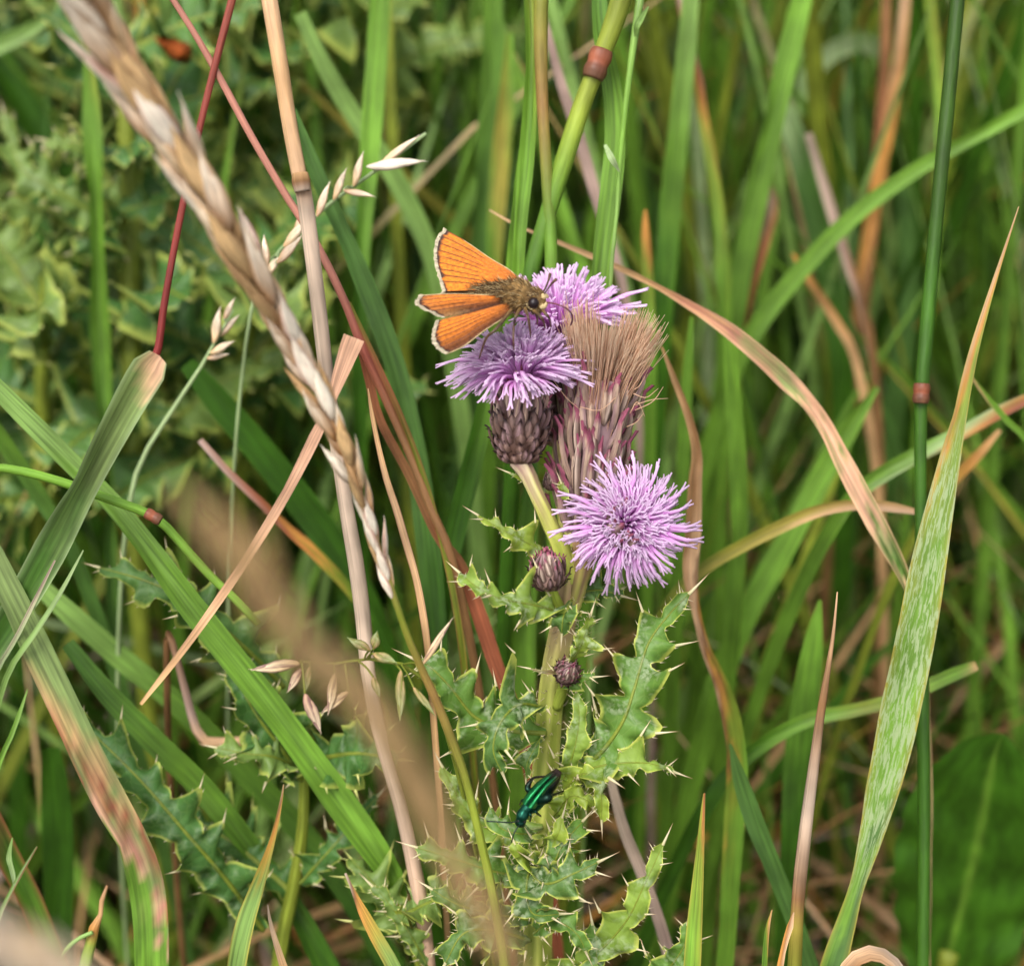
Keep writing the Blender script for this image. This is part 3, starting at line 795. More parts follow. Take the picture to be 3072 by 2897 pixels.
gblade('wide green blade leaning left in the hazy grass', [(2420, -60, 60), (2370, 150, 70), (2320, 350, 76), (2275, 560, 76), (2235, 760, 72), (2200, 960, 70)], (32.5, 34), [(0, 'bright'), (.4, 'green'), (1, 'green')])
gblade('yellow green upright blade just left of the dark stem', [(2782, -60, 36), (2800, 100, 38), (2815, 250, 36), (2822, 420, 32), (2815, 600, 30)], (34, 35), [(0, 'ygreen'), (1, 'bright')])
gblade('pale arching blade far back in the hazy grass', [(2360, 420, 40), (2400, 280, 54), (2470, 180, 60), (2560, 130, 58), (2640, 150, 44), (2700, 200, 20)], (39, 41), [(0, 'green'), (.5, 'pale'), (1, 'pale')], root='s')
gblade('tan to yellow blade with a kink in the hazy grass', [(2030, -40, 16), (2062, 110, 24), (2090, 230, 36), (2105, 330, 34), (2130, 470, 38), (2155, 640, 42), (2170, 820, 42)], (32, 33), [(0, 'mauve'), (.25, 'rust'), (.35, 'orange'), (.5, 'ygreen'), (1, 'green')])
gblade('green blade with a bright orange dry tip', [(1936, 630, 8), (1936, 690, 24), (1940, 780, 32), (1945, 900, 38), (1950, 1050, 40)], (30.5, 31), [(0, 'orange'), (.25, 'orange'), (.4, 'ygreen'), (1, 'bright')])
gblade('curled mauve brown dead blade in the hazy grass', [(2270, 520, 12), (2300, 560, 34), (2318, 620, 38), (2300, 700, 36), (2275, 790, 32), (2255, 860, 28)], (33.5, 34), [(0, 'grey'), (.5, 'brown'), (1, 'rust')], mat=MDRY)
gblade('orange dead blade tip below the hazy green blade', [(2378, 760, 8), (2410, 815, 24), (2455, 880, 28), (2510, 965, 30), (2560, 1060, 28)], (33.5, 34), [(0, 'orange'), (1, 'tan')], mat=MDRY)
gblade('green blade ending in a pale cut tip behind the mottled blade', [(2930, 1995, 30), (2880, 2015, 40), (2800, 2050, 42), (2700, 2095, 42), (2560, 2130, 42), (2420, 2160, 46), (2290, 2230, 50), (2180, 2330, 50)], (28, 29), [(0, 'tan'), (.05, 'bright'), (.4, 'olive'), (.6, 'green'), (1, 'dark')])
gblade('lush green blade rising right of the spiny leaves', [(2460, 1800, 10), (2440, 1930, 60), (2420, 2080, 84), (2400, 2250, 92), (2390, 2450, 92)], (29.2, 30.2), [(0, 'bright'), (1, 'dark')])
gblade('tall green blade behind the pink arching blade', [(2190, 1010, 40), (2200, 1200, 50), (2215, 1400, 56), (2215, 1600, 58), (2200, 1800, 58)], (29.5, 31), [(0, 'bright'), (1, 'green')])
gblade('grass green blade slanting up behind the yellow arched blade', [(2630, 1160, 20), (2540, 1300, 60), (2440, 1480, 70), (2330, 1680, 76), (2230, 1860, 78)], (31, 32), [(0, 'green'), (1, 'bright')])
gblade('thin orange blade beside the mottled blade', [(3000, 1290, 12), (2930, 1370, 30), (2860, 1440, 32), (2790, 1520, 30)], (30, 30.5), [(0, 'tan'), (.4, 'orange'), (1, 'olive')], mat=MDRY)
gblade('thin green blade crossing the orange one by the mottled tip', [(2915, 1130, 6), (2960, 1190, 16), (3020, 1260, 20), (3100, 1350, 22)], (28, 28.4), [(0, 'tan'), (.3, 'bright'), (1, 'bright')])
gblade('dark bluish blade upright at the bright tipped blade', [(2700, 520, 40), (2720, 700, 60), (2720, 900, 66), (2700, 1100, 66)], (38, 39), [(0, 'blue'), (1, 'blue')])
gblade('tall narrow green blade right of the jointed stem', [(2075, -60, 50), (2060, 150, 60), (2035, 400, 66), (2010, 650, 68), (1990, 900, 66)], (31.5, 33), [(0, 'light'), (.5, 'green'), (1, 'dark')])
gblade('deep green blade leaning behind the dark twin stem', [(1480, -60, 60), (1478, 150, 72), (1470, 350, 78), (1455, 560, 78), (1440, 800, 74)], (33, 34.5), [(0, 'green'), (1, 'blue')])
gblade('yellow streaked blade behind the bright green blade', [(1530, 100, 20), (1520, 280, 50), (1505, 450, 58), (1490, 620, 56), (1480, 800, 50)], (32.5, 33.5), [(0, 'bright'), (.5, 'yellow'), (1, 'green')])
gblade('mauve dead stem slanting behind the jointed stem', [(1630, 60, 26), (1680, 240, 32), (1740, 420, 36), (1780, 560, 36), (1830, 720, 30), (1870, 860, 28)], (30, 31), [(0, 'mauve'), (1, 'mauve')], mat=MDRY)
gblade('straight green stem-like blade below the seed tuft bristles', [(2075, 950, 12), (2060, 1150, 36), (2050, 1350, 46), (2040, 1600, 50)], (30, 31), [(0, 'bright'), (1, 'green')])
gblade('bright green blade behind the leafy thistle stalk', [(1600, 1350, 30), (1585, 1600, 60), (1575, 1850, 70), (1572, 2100, 72)], (28.5, 29.5), [(0, 'blue'), (.5, 'bright'), (1, 'green')])
gblade('dark leaning blade behind the brown flower base', [(1480, 1080, 30), (1450, 1250, 60), (1410, 1420, 66), (1365, 1600, 66), (1330, 1760, 66)], (27.5, 28.5), [(0, 'green'), (.5, 'dark'), (1, 'dark')])
gblade('grey brown dead stem leaning right below the spiny leaf', [(1830, 2330, 26), (1870, 2480, 34), (1925, 2620, 38), (1985, 2790, 40), (2020, 2930, 40)], (27.5, 28), [(0, 'grey'), (1, 'mauve')], mat=MDRY)

# dock leaf at lower right
def broad_leaf(label, pts, d, halfw, colour):
    pos, wd = path(pts, d)
    q = cr(np.hstack([pos, wd[:, None]]), 50)
    p, wv = q[:, :3], q[:, 3]
    t = tangents(p)
    N = CAM - p
    N = N - (N * t).sum(1)[:, None] * t
    N /= np.linalg.norm(N, axis=1)[:, None]
    B = np.cross(t, N)
    ss = np.linspace(-1, 1, 21)
    T = np.linspace(0, 1, 50)
    rip = 0.06 * np.sin(T[:, None] * 30 + np.abs(ss)[None] * 5) * np.abs(ss)[None] + 0.12 * np.sin(T[:, None] * 11 + ss[None] * 2) * np.abs(ss)[None] ** 2
    edge = 1 + 0.03 * np.sin(T * 47)
    v = p[:, None] + B[:, None] * (ss[None] * (wv * edge / 2)[:, None])[..., None] + N[:, None] * ((rip + 0.25 * np.abs(ss)[None]) * wv[:, None] * .5)[..., None]
    g = Geo()
    cl = np.tile(C[colour] * 1.2, (50 * 21, 1))
    mid = (np.abs(np.tile(ss, 50)) < 0.06)
    cl[mid] = C['green'] * 1.25
    g.add(v.reshape(-1, 3), gridfaces(50, 21), cl, np.tile(ss, 50), np.repeat(T * 8, 21))
    o = thing('dock_leaf', pos[-1], label, 'leaf')
    part('leaf_blade', g, MG, o)
    g = Geo()
    pe, we = ground_ext(pos[-2:], np.array([.2, .2]), True)
    tube(g, pe, 0.16, 'olive')
    part('leaf_stalk', g, MSTEM, o)


broad_leaf('broad dark green dock leaf low behind the mottled blade', [(3010, 2200, 20), (2985, 2260, 260), (2960, 2380, 420), (2930, 2540, 460), (2890, 2700, 400), (2850, 2850, 300), (2820, 2980, 120)], (30, 33), 100, 'dark')

# ------------------------------------------------------------------ grass flower spikes
def spikelet_mesh(name, c0, c1, c2, seed, stripes=False):
    """Long pointed husk along +z, unit length, two overlapping scales and a short awn."""
    r = np.random.default_rng(seed)
    g = Geo()
    zs = np.array([0, .06, .18, .38, .6, .8, .93, 1.0])
    for q, (sgn, sc_, zoff) in enumerate(((1, 1.0, 0), (-1, .86, .1), (1, .6, .28))):
        rad = np.array([.02, .075, .125, .15, .135, .085, .04, .006]) * sc_
        n, k = len(zs), 9
        a = np.linspace(0, 2 * math.pi, k, endpoint=False)
        X = rad[:, None] * np.cos(a)[None] + sgn * 0.045 * np.sin(zs * 3)[:, None]
        Y = rad[:, None] * np.sin(a)[None] * 0.62
        Z = np.repeat((zs * (1 - zoff * .4) + zoff)[:, None], k, 1)
        cc = np.zeros((n, k, 3))
        for i in range(n):
            for j in range(k):
                e = 0.5 - 0.5 * math.cos(a[j] * 2 + q * .5)
                base = C[c0] * (1 - zs[i]) + C[c1] * zs[i]
                m = np.clip(0.25 + e * 0.8 + r.normal(0, .12), 0, 1)
                if stripes and (j + q) % 3 == 0:
                    m = 0.1 if zs[i] > .12 else .6
                cc[i, j] = base * m + C[c2] * (1 - m)
        g.add(np.stack([X, Y, Z], -1).reshape(-1, 3), gridfaces(n, k, True), cc.reshape(-1, 3), np.tile(np.arange(k) / k * 2, n), np.repeat(zs, k))
    aw = np.array([[0.02, 0, .9], [.03, .01, 1.08], [.05, .02, 1.22]])
    tube(g, aw, [.012, .008, .003], C[c1], k=4, n=5)
    me = g.mesh(name)
    # mesh() scaled to metres with S; undo so that a matrix in metres scales unit length
    me.transform(Matrix.Scale(1.0, 4))
    me.materials.append(MSPK)
    return me


SPK = [spikelet_mesh('spikelet', *a, seed=i) for i, a in enumerate((('husk', 'husk2', 'tan'), ('husk', 'husk', 'brown'), ('straw', 'husk2', 'orange'), ('husk2', 'husk2', 'rose'), ('husk2', 'husk2', 'brown'), ('orange', 'husk2', 'brown')))]
SPKK = [spikelet_mesh('spikelet', *a, seed=30 + i) for i, a in enumerate((('khaki', 'husk', 'khaki2'), ('khaki', 'khaki', 'tan'), ('husk', 'husk', 'khaki2')))]
SPKP = [spikelet_mesh('spikelet', *a, seed=9 + i, stripes=True) for i, a in enumerate((('husk', 'cream', 'purple'), ('pink', 'cream', 'purple'), ('tan', 'pale', 'olive')))]


def spike(name, label, stempts, d, spikefrac, count, slen, swid, stemcol, root='e', spread=0.3, off=0.5, meshes=SPK, seed=1, taper=0.5):
    r = np.random.default_rng(seed)
    pos, wd = path(stempts, d)
    full, fw_ = ground_ext(pos, wd, True) if root else (pos, wd)
    o = thing(name, full[-1], label, 'grass spike', 'grass flower spikes')
    g = Geo()
    tube(g, full, fw_ / 2, stemcol, k=8, n=80)
    part('stem', g, MSTEM, o)
    q = cr(pos, 400)
    L = np.concatenate([[0], np.cumsum(np.linalg.norm(np.diff(q, axis=0), axis=1))])
    L /= L[-1]
    for i in range(count):
        f = i / (count - 1)
        fr = f * spikefrac
        k = min(np.searchsorted(L, fr), 397)
        p = q[k]
        t = unit(q[max(k - 4, 0)] - q[min(k + 4, 399)])           # towards the tip
        a = i * 2.4 + r.normal(0, .3)
        b = unit(np.cross(t, [0.2, 0.9, 0.4])); c = np.cross(t, b)
        outv = math.cos(a) * b + math.sin(a) * c
        tp = 1 - taper * f ** 1.5
        ln = slen * tp * r.uniform(.85, 1.15)
        m = frame(p + outv * off * swid * tp * 0.5, t + outv * spread * r.uniform(.4, 1.2), outv, 0, 0, 0)
        z = unit(t + outv * spread * r.uniform(.4, 1.2))
        m = frame(p + outv * off * swid * tp * 0.5, z, np.cross(z, outv) + outv * r.normal(0, .4), swid * tp * 2.7, swid * tp * 3.0, ln)
        part('spikelet', meshes[int(r.integers(len(meshes)))], None, o, m)
    return o


spike('grass_spike', 'tan grass flower spike with purple tinged husks leaning over the straw stalk',
      [(150, -190, 12), (250, -20, 14), (400, 245, 16), (560, 490, 16), (690, 715, 16), (800, 900, 16), (900, 1075, 16), (980, 1235, 16), (1045, 1390, 16), (1095, 1520, 16), (1140, 1660, 18), (1185, 1800, 20), (1235, 1940, 22), (1290, 2060, 26), (1345, 2190, 28), (1395, 2330, 26), (1435, 2490, 26), (1478, 2680, 28), (1520, 2940, 30)], (19.6, 25.4),
      0.60, 72, 0.98, 0.29, [(0, 'tan'), (.24, 'tan'), (.29, 'olive'), (.33, 'redgreen'), (.38, 'ygreen'), (1, 'ygreen')], seed=5, taper=.62, spread=.24)
spike('grass_spike', 'very blurred tan spike close in front of the leafy thistle',
      [(690, 1640, 18), (770, 1745, 20), (870, 1890, 22), (1000, 2030, 22), (1140, 2175, 22), (1260, 2370, 24), (1350, 2560, 24), (1450, 2740, 24), (1580, 2960, 26)], (10.0, 11.6),
      0.98, 62, 0.33, 0.105, [(0, 'khaki'), (1, 'khaki')], seed=8, taper=.2, spread=.25, meshes=SPKK)
spike('grass_spike', 'very blurred pale spike close to the lower shoot with twisted top',
      [(-260, 2700, 24), (-80, 2790, 26), (60, 2860, 28), (200, 2940, 28), (330, 3040, 28)], (10.5, 11.2), 0.98, 34, 0.40, 0.17, [(0, 'straw'), (1, 'tan')], seed=11, taper=.2, spread=.25)


def sprig(label, stempts, d, items, meshes, stemcol='pale', root='e', name='grass_panicle'):
    """Open panicle: thin stem, spikelets given as (x0,y0,x1,y1,width px,mesh index)."""
    pos, wd = path(stempts, d)
    full, fw_ = ground_ext(pos, wd, root == 'e') if root else (pos, wd)
    base = full[-1] if root != 's' else full[0]
    o = thing(name, base, label, 'grass panicle', 'open grass panicles')
    g = Geo()
    tube(g, full, fw_ / 2, stemcol, k=6, n=50)
    part('stem', g, MSTEM, o)
    dd = d if not isinstance(d, tuple) else d[0]
    for (x0, y0, x1, y1, wpx, mi, dz) in items:
        a, b = P(x0, y0, dd + dz), P(x1, y1, dd + dz * .6)
        ln = np.linalg.norm(b - a)
        z = unit(b - a)
        wv = pw(wpx, dd)
        part('spikelet', meshes[mi % len(meshes)], None, o, frame(a, z, np.cross(z, CAM - a), wv * 2.4, wv * 2.4, ln * 0.82))
        k = np.argmin(np.linalg.norm(cr(pos, 60) - a, axis=1))
        g = Geo()
        s0 = cr(pos, 60)[k]
        tube(g, [s0, (s0 + a) / 2 + np.array([0, 0, .03]), a], [pw(3.5, dd)] * 3, stemcol, k=5)
        part('pedicel', g, MSTEM, o)
    return o


sprig('drooping panicle of purple and white husks in front of the straw stalk', [(905, 1985, 6), (960, 1985, 8), (1040, 1990, 9), (1120, 1975, 10), (1200, 1990, 12), (1262, 2020, 14), (1310, 2110, 14)], (24.0, 24.8),
      [(900, 1990, 745, 2012, 44, 0, 0), (905, 2005, 862, 2080, 34, 1, .1), (930, 2000, 912, 2085, 28, 2, 0), (915, 2080, 968, 2205, 44, 1, -.1), (1005, 2020, 985, 2150, 36, 0, .1), (1045, 2075, 958, 2145, 34, 0, .15),
       (1110, 1950, 1038, 1912, 34, 2, .1), (1122, 1945, 1130, 1890, 36, 2, .15), (1120, 1960, 1195, 1988, 40, 2, .1), (1203, 2010, 1202, 2170, 38, 2, 0), (1120, 2030, 1142, 2095, 28, 2, 0), (1265, 1995, 1362, 1845, 26, 0, 0), (1240, 2060, 1310, 2150, 26, 2, 0)], SPKP, 'olive')
sprig('pale open panicle with loose husks beside the straw stalk', [(1278, 400, 10), (1160, 490, 11), (1030, 580, 12), (930, 660, 12), (870, 720, 12), (800, 800, 12), (760, 900, 12)], (26.6, 27.4),
      [(1130, 500, 1265, 400, 26, 0, 0), (1100, 500, 1285, 480, 40, 4, 0), (1060, 560, 1090, 450, 30, 0, .1), (1030, 570, 1130, 590, 24, 2, 0), (1000, 600, 1040, 500, 28, 0, .1), (950, 650, 990, 540, 30, 2, 0), (930, 660, 905, 560, 24, 1, .1),
       (880, 700, 935, 600, 28, 2, 0), (850, 740, 930, 650, 34, 0, -.1), (830, 790, 910, 700, 34, 2, -.1), (800, 800, 790, 700, 30, 2, 0), (790, 830, 850, 760, 30, 0, 0)], SPK, 'pale')
sprig('small pale panicle on a thin stem above the dark diagonal blade', [(700, 930, 6), (660, 1000, 9), (600, 1105, 12), (520, 1225, 14), (430, 1370, 16), (390, 1500, 16)], (27.4, 28),
      [(640, 1030, 660, 915, 34, 0, 0), (655, 1010, 720, 940, 26, 2, .1), (630, 1060, 705, 1020, 28, 0, 0), (670, 960, 705, 890, 22, 2, 0), (620, 1075, 690, 1060, 22, 2, .1)], SPK, 'pale')

# ------------------------------------------------------------------ thistle leaves
def spine_mesh():
    g = Geo()
    zs = np.array([-.12, 0.15, 0.5, 1.0])
    rr = np.array([.13, .1, .05, .004])
    k = 6
    a = np.arange(k) / k * 2 * math.pi
    X = rr[:, None] * np.cos(a)[None] + (0.05 * zs ** 2)[:, None]
    Y = rr[:, None] * np.sin(a)[None]
    cc = np.repeat(np.stack([C['ygreen'] * .5 + C['cream'] * .5, C['cream'] * .8 + C['ygreen'] * .2, C['cream'] * .95, C['tan']]), k, 0)
    g.add(np.stack([X, Y, np.repeat(zs[:, None], k, 1)], -1).reshape(-1, 3), gridfaces(4, k, True), cc)
    me = g.mesh('spine')
    me.materials.append(MSPINE)
    return me


SPINE = spine_mesh()


def leaf_geo(pos, hw, nl, normal, depth=0.7, ruffle=0.5, fold=0.25, seed=0, tone='dark', spl=0.28, prickles=True, nper=12, curl=0.0, across=7):
    """Lobed spiny leaf along a midrib. Returns (Geo, spines, prickle Geo)."""
    r = np.random.default_rng(seed)
    n = nl * nper + 6
    p = cr(pos, n)
    t = tangents(p)
    N = np.tile(unit(normal), (n, 1))
    N = N - (N * t).sum(1)[:, None] * t
    N /= np.linalg.norm(N, axis=1)[:, None] + 1e-9
    B = np.cross(t, N)
    T = np.linspace(0, 1, n)
    env = (0.34 + 0.66 * np.clip(T / 0.35, 0, 1) ** 0.8) * np.clip(1 - T ** 2.6, 0, 1) ** 0.75
    g, pg, spines = Geo(), Geo(), []
    tot = np.linalg.norm(np.diff(p, axis=0), axis=1).sum()
    for side in (-1, 1):
        ph = 0.15 * side + r.uniform(-.1, .1)
        u = np.clip(T * nl + ph, 0, nl)
        fr = u % 1.0
        li = np.floor(u).astype(int)
        lobe = np.where(fr < .6, (fr / .6) ** 1.5, ((1 - fr) / .4) ** 1.3)
        amp = r.uniform(.75, 1.15, nl + 2)[li]
        up = (r.uniform(.3, 1.2, nl + 2) * np.where(np.arange(nl + 2) % 2 == (side > 0), 1, -.55))[li]
        second = 0.12 * np.abs(np.sin(u * math.pi * 3.0)) ** 2
        wv = hw * env * ((1 - depth) + depth * lobe * amp + second * (1 - lobe))
        ss = np.linspace(0, 1, across) ** 0.9
        lat = wv[:, None] * ss[None]
        fwd = 0.35 * lat * lobe[:, None] + 0.05 * lat
        z = fold * lat + 2.1 * ruffle * hw * (ss[None] ** 2.2) * (up * lobe * 0.9 - 0.35 * (1 - lobe) + 0.3 * np.sin(u * 6.28 * 2.0 + side) + 0.25 * np.sin(u * 6.28 * 0.7 + seed))[:, None] * env[:, None]
        z = z - curl * (lat ** 2) / hw
        v = p[:, None] + B[:, None] * (side * lat)[..., None] + N[:, None] * z[..., None] + t[:, None] * fwd[..., None]
        f = gridfaces(n, across)
        if side > 0:
            f = [q[::-1] for q in f]
        jit = r.normal(0, .06, (n, 1, 1))
        cl = np.tile(C[tone], (n, across, 1)) * (1 + jit)
        g.add(v.reshape(-1, 3), f, cl.reshape(-1, 3), np.tile(ss, n), np.repeat(T * tot, across))
        # spines on lobe tips, prickles between
        for l in range(nl):
            k = np.where((li == l))[0]
            if len(k) < 3:
                continue
            kk = k[np.argmax(lobe[k])]
            dirv = unit(B[kk] * side + t[kk] * 0.75 + N[kk] * (0.25 + .35 * up[kk]))
            spines.append((v[kk, -1] - dirv * .02, dirv, spl * r.uniform(.7, 1.3) * (0.55 + .45 * env[kk])))
        if prickles:
            for k in range(2, n - 2, 2):
                if lobe[k] > .93:
                    continue
                dirv = unit(B[k] * side + t[k] * r.uniform(.2, .9) + N[k] * r.uniform(-.2, .7))
                ln = spl * r.uniform(.14, .34)
                a = v[k, -1]
                e1 = unit(np.cross(dirv, N[k])) * ln * .11
                e2 = unit(np.cross(dirv, e1)) * ln * .11
                pg.add([a + e1, a - e1 * .5 + e2, a - e1 * .5 - e2, a + dirv * ln], [(0, 1, 3), (1, 2, 3), (2, 0, 3)], C['cream'] * .9)
    spines.append((p[-1] - t[-1] * .03, t[-1], spl * 1.2))
    # raised midrib on the underside and above
    tube(g, p, hw * np.interp(T[::4], [0, 1], [.085, .02])[:len(p[::4])] if False else np.linspace(.075, .015, n) * hw, C['ygreen'] * .95, k=5, n=n)
    return g, spines, pg


def add_leaf(parent, pos, hw, nl, normal, mat, separate=True, **kw):
    g, spines, pg = leaf_geo(np.asarray(pos), hw, nl, normal, **kw)
    if not separate:
        for (a, dv, ln) in spines:
            e1 = unit(np.cross(dv, [.3, .2, .9])) * ln * .11
            e2 = unit(np.cross(dv, e1)) * ln * .11
            g.add([a + e1, a - e1 * .5 + e2, a - e1 * .5 - e2, a + dv * ln], [(0, 1, 3), (1, 2, 3), (2, 0, 3)], C['cream'], np.ones(4))
        return part('leaf', g, mat, parent)
    o = part('leaf', g, mat, parent)
    for (a, dv, ln) in spines:
        part('spine', SPINE, None, o, frame(a, dv, normal, ln * .62, ln * .62, ln))
    if pg.n:
        part('prickles', pg, MSPINE, o, kind='stuff')
    return o


# ------------------------------------------------------------------ the flowering thistle
sd_ = lambda y: 25.0 + (y - 1600) / 1297.0 * 1.3
stem_px = [(1722, 1650, 66), (1712, 1720, 74), (1704, 1790, 74), (1690, 1880, 74), (1672, 1960, 76), (1658, 2050, 78), (1648, 2150, 80), (1640, 2260, 82), (1632, 2380, 84), (1626, 2520, 86), (1618, 2680, 88), (1610, 2930, 90)]
stem_px = [(x, y, w_, sd_(y)) for x, y, w_ in stem_px]
spos, swd = path(stem_px, 25)
sfull, sw2 = ground_ext(spos, swd, True)
TH = thing('flowering_thistle', sfull[-1], 'spiny flowering thistle with three lilac heads and a tan seed tuft', 'thistle')


def ribbed(g, pts, rad, cola, colb, k=18, n=60, depth=.1, nr=6):
    pts = np.asarray(pts); q = cr(np.hstack([pts, np.asarray(rad)[:, None]]), n)
    p, r = q[:, :3], q[:, 3]
    t = tangents(p)
    b = np.cross(t, [.31, -.2, .93]); b /= np.linalg.norm(b, axis=1)[:, None]
    c = np.cross(t, b)
    a = np.arange(k) / k * 2 * math.pi
    rib = np.cos(a * nr)
    rr = r[:, None] * (1 + depth * rib[None] + .02 * rng.normal(size=(n, k)))
    v = p[:, None] + rr[..., None] * (np.cos(a)[None, :, None] * b[:, None] + np.sin(a)[None, :, None] * c[:, None])
    ca_, cb_ = colours_along(cola, np.linspace(0, 1, n)), colours_along(colb, np.linspace(0, 1, n))
    m = (0.5 + 0.5 * rib)[None, :, None]
    cl = ca_[:, None] * m + cb_[:, None] * (1 - m)
    L = np.concatenate([[0], np.cumsum(np.linalg.norm(np.diff(p, axis=0), axis=1))])
    g.add(v.reshape(-1, 3), gridfaces(n, k, True), cl.reshape(-1, 3), np.tile(np.arange(k) / k, n), np.repeat(L, k))


C['stemg'] = lin('98a640'); C['stemy'] = lin('b9bb5c'); C['stemr'] = lin('93795a'); C['stemd'] = lin('77862c')
g = Geo()
ribbed(g, sfull, sw2 / 2, [(0, 'stemy'), (.03, 'straw'), (.08, 'stemy'), (1, 'stemg')], [(0, 'stemr'), (.05, 'stemr'), (.1, 'stemd'), (1, 'stemd')])
part('stem', g, MSTEM, TH)


def branch(pts, ca_, cb_):
    p, wd = path(pts, 25)
    g = Geo()
    ribbed(g, p, wd / 2, ca_, cb_, n=30, k=14, nr=5)
    return part('branch', g, MSTEM, TH)


branch([(1552, 1380, 62, 24.95), (1580, 1420, 52, 24.92), (1612, 1490, 46, 24.8), (1648, 1570, 50, 24.85), (1685, 1650, 58, 24.95), (1712, 1740, 62, 25.1)], [(0, 'grey'), (.4, 'stemy'), (1, 'stemy')], [(0, 'purple'), (.35, 'stemr'), (.7, 'stemg'), (1, 'stemg')])
branch([(1690, 1330, 62, 25.7), (1686, 1400, 58, 25.6), (1690, 1480, 54, 25.5), (1705, 1600, 54, 25.35), (1720, 1720, 54, 25.25)], 'stemy', [(0, 'straw'), (1, 'stemg')])
branch([(1752, 1610, 70, 25.3), (1745, 1680, 66, 25.2), (1728, 1760, 62, 25.15), (1705, 1840, 58, 25.2)], [(0, 'straw'), (1, 'stemy')], [(0, 'brown'), (1, 'stemr')])
branch([(1800, 1625, 60, 24.75), (1772, 1660, 56, 24.9), (1745, 1720, 52, 25.0), (1720, 1800, 50, 25.15)], [(0, 'brown'), (1, 'stemy')], [(0, 'purple'), (1, 'stemr')])

# fine hairs on the stem
g = Geo()
for i in range(160):
    f = rng.random()
    k = f * (len(spos) - 1); j = int(min(k, len(spos) - 2)); p_ = spos[j] + (spos[j + 1] - spos[j]) * (k - j)
    a = rng.uniform(0, 2 * math.pi)
    dv = unit(RT * math.cos(a) - FW * abs(math.sin(a)) + UP * rng.normal(0, .4))
    b0 = p_ + dv * swd[j] * .5
    tube(g, [b0, b0 + dv * .05 + UP * .01, b0 + dv * .1 * rng.uniform(.5, 1.2) + UP * rng.normal(0, .03)], [.006, .004, .002], C['cream'] * .9, k=3, n=4, cap=False)
part('stem_hairs', g, MSPINE, TH, kind='stuff')


# ---- flower heads
def bract_mesh(name, pale, dark_, tip, long_=False):
    g = Geo()
    zs = np.linspace(0, 1, 7)
    hwid = np.array([.13, .17, .175, .155, .11, .055, .008]) if not long_ else np.array([.07, .085, .085, .08, .07, .05, .008])
    bow = 0.13 * np.sin(zs * 3.0) + np.where(zs > .85, (zs - .85) * 1.0, 0)
    ss = np.array([-1, -.5, 0, .5, 1.0])
    v, c = [], []
    for i in range(7):
        for s in ss:
            v.append((s * hwid[i], bow[i] - abs(s) * .07, zs[i]))
            m = math.exp(-(s / .45) ** 2) * (1 if .15 < zs[i] < .8 else .2)
            base = C[dark_] * (1 - m) + C[pale] * m
            c.append(base if zs[i] < .82 else C[tip])
    g.add(v, gridfaces(7, 5), np.array(c), np.tile(ss, 7), np.repeat(zs, 5))
    me = g.mesh(name)
    me.materials.append(MBR)
    return me


C['bdark'] = lin('4c362e'); C['bpurp'] = lin('82675e'); C['bpale'] = lin('bfa898'); C['btip'] = lin('2e1c1c'); C['bred'] = lin('8d4a5e')
C['bmauve'] = lin('8f7274'); C['btan'] = lin('b59a84')
BR_S = [bract_mesh('bract', 'bpurp', 'bdark', 'btip'), bract_mesh('bract', 'bmauve', 'bdark', 'btip')]
BR_M = [bract_mesh('bract', 'bpale', 'bdark', 'bred'), bract_mesh('bract', 'bmauve', 'bdark', 'bred')]
BR_L = [bract_mesh('bract', 'btan', 'bmauve', 'bred', True), bract_mesh('bract', 'bpale', 'bdark', 'bred', True), bract_mesh('bract', 'btan', 'bpurp', 'bred', True)]


def merge(g, me, m):
    k = len(me.vertices)
    co = np.empty(k * 3); me.vertices.foreach_get('co', co)
    cc = np.empty(k * 4); me.color_attributes['Col'].data.foreach_get('color', cc)
    co = np.hstack([co.reshape(-1, 3), np.ones((k, 1))]) @ np.array(m).T
    g.add(co[:, :3] / S, [tuple(pl.vertices) for pl in me.polygons], cc.reshape(-1, 4)[:, :3])


def involucre(head, a, b, radii, rows, per, meshes_f, lenf, widf, bodycol='bdark', seed=0, lift=0.25, off=0.0, joined=False):
    """Scaly cup from a to b with overlapping bracts."""
    r = np.random.default_rng(seed)
    a, b = np.asarray(a), np.asarray(b)
    ax = unit(b - a); L = np.linalg.norm(b - a)
    zt = np.linspace(0, 1, len(radii))
    g = Geo()
    tube(g, [a + (b - a) * z for z in zt], np.asarray(radii) * .93, C[bodycol], k=18, n=26)
    part('cup', g, MBR, head)
    e1 = unit(np.cross(ax, [.2, .1, .97] if abs(ax[2]) < .9 else [1, 0, .1])); e2 = np.cross(ax, e1)
    rest = Geo()
    for i in range(rows):
        f = off + i / rows * (0.9 - off)
        for j in range(per):
            an = (j + .5 * (i % 2)) / per * 2 * math.pi + r.normal(0, .11)
            outv = math.cos(an) * e1 + math.sin(an) * e2
            f2 = max(0, f + r.normal(0, .026))
            rad = np.interp(f2, zt, radii); rad2 = np.interp(min(1, f2 + .12), zt, radii)
            slope = (rad2 - rad) / (.12 * L)
            z = unit(ax + outv * (slope + lift * .3 + r.normal(0, .1)) + np.cross(outv, ax) * r.normal(0, .12))
            ln = lenf(f2) * r.uniform(.75, 1.25)
            wv = widf(f2)
            ms = meshes_f(f2)
            x = np.cross(outv, z)
            me = ms[int(r.integers(len(ms)))]
            mt = frame(a + ax * f2 * L + outv * rad * .97, z, x, wv, wv, ln)
            if not joined and (outv @ FW) < .05:
                part('bract', me, None, head, mt)
            else:
                merge(rest, me, mt)
    if rest.n:
        part('bracts', rest, MBR, head, kind='stuff')


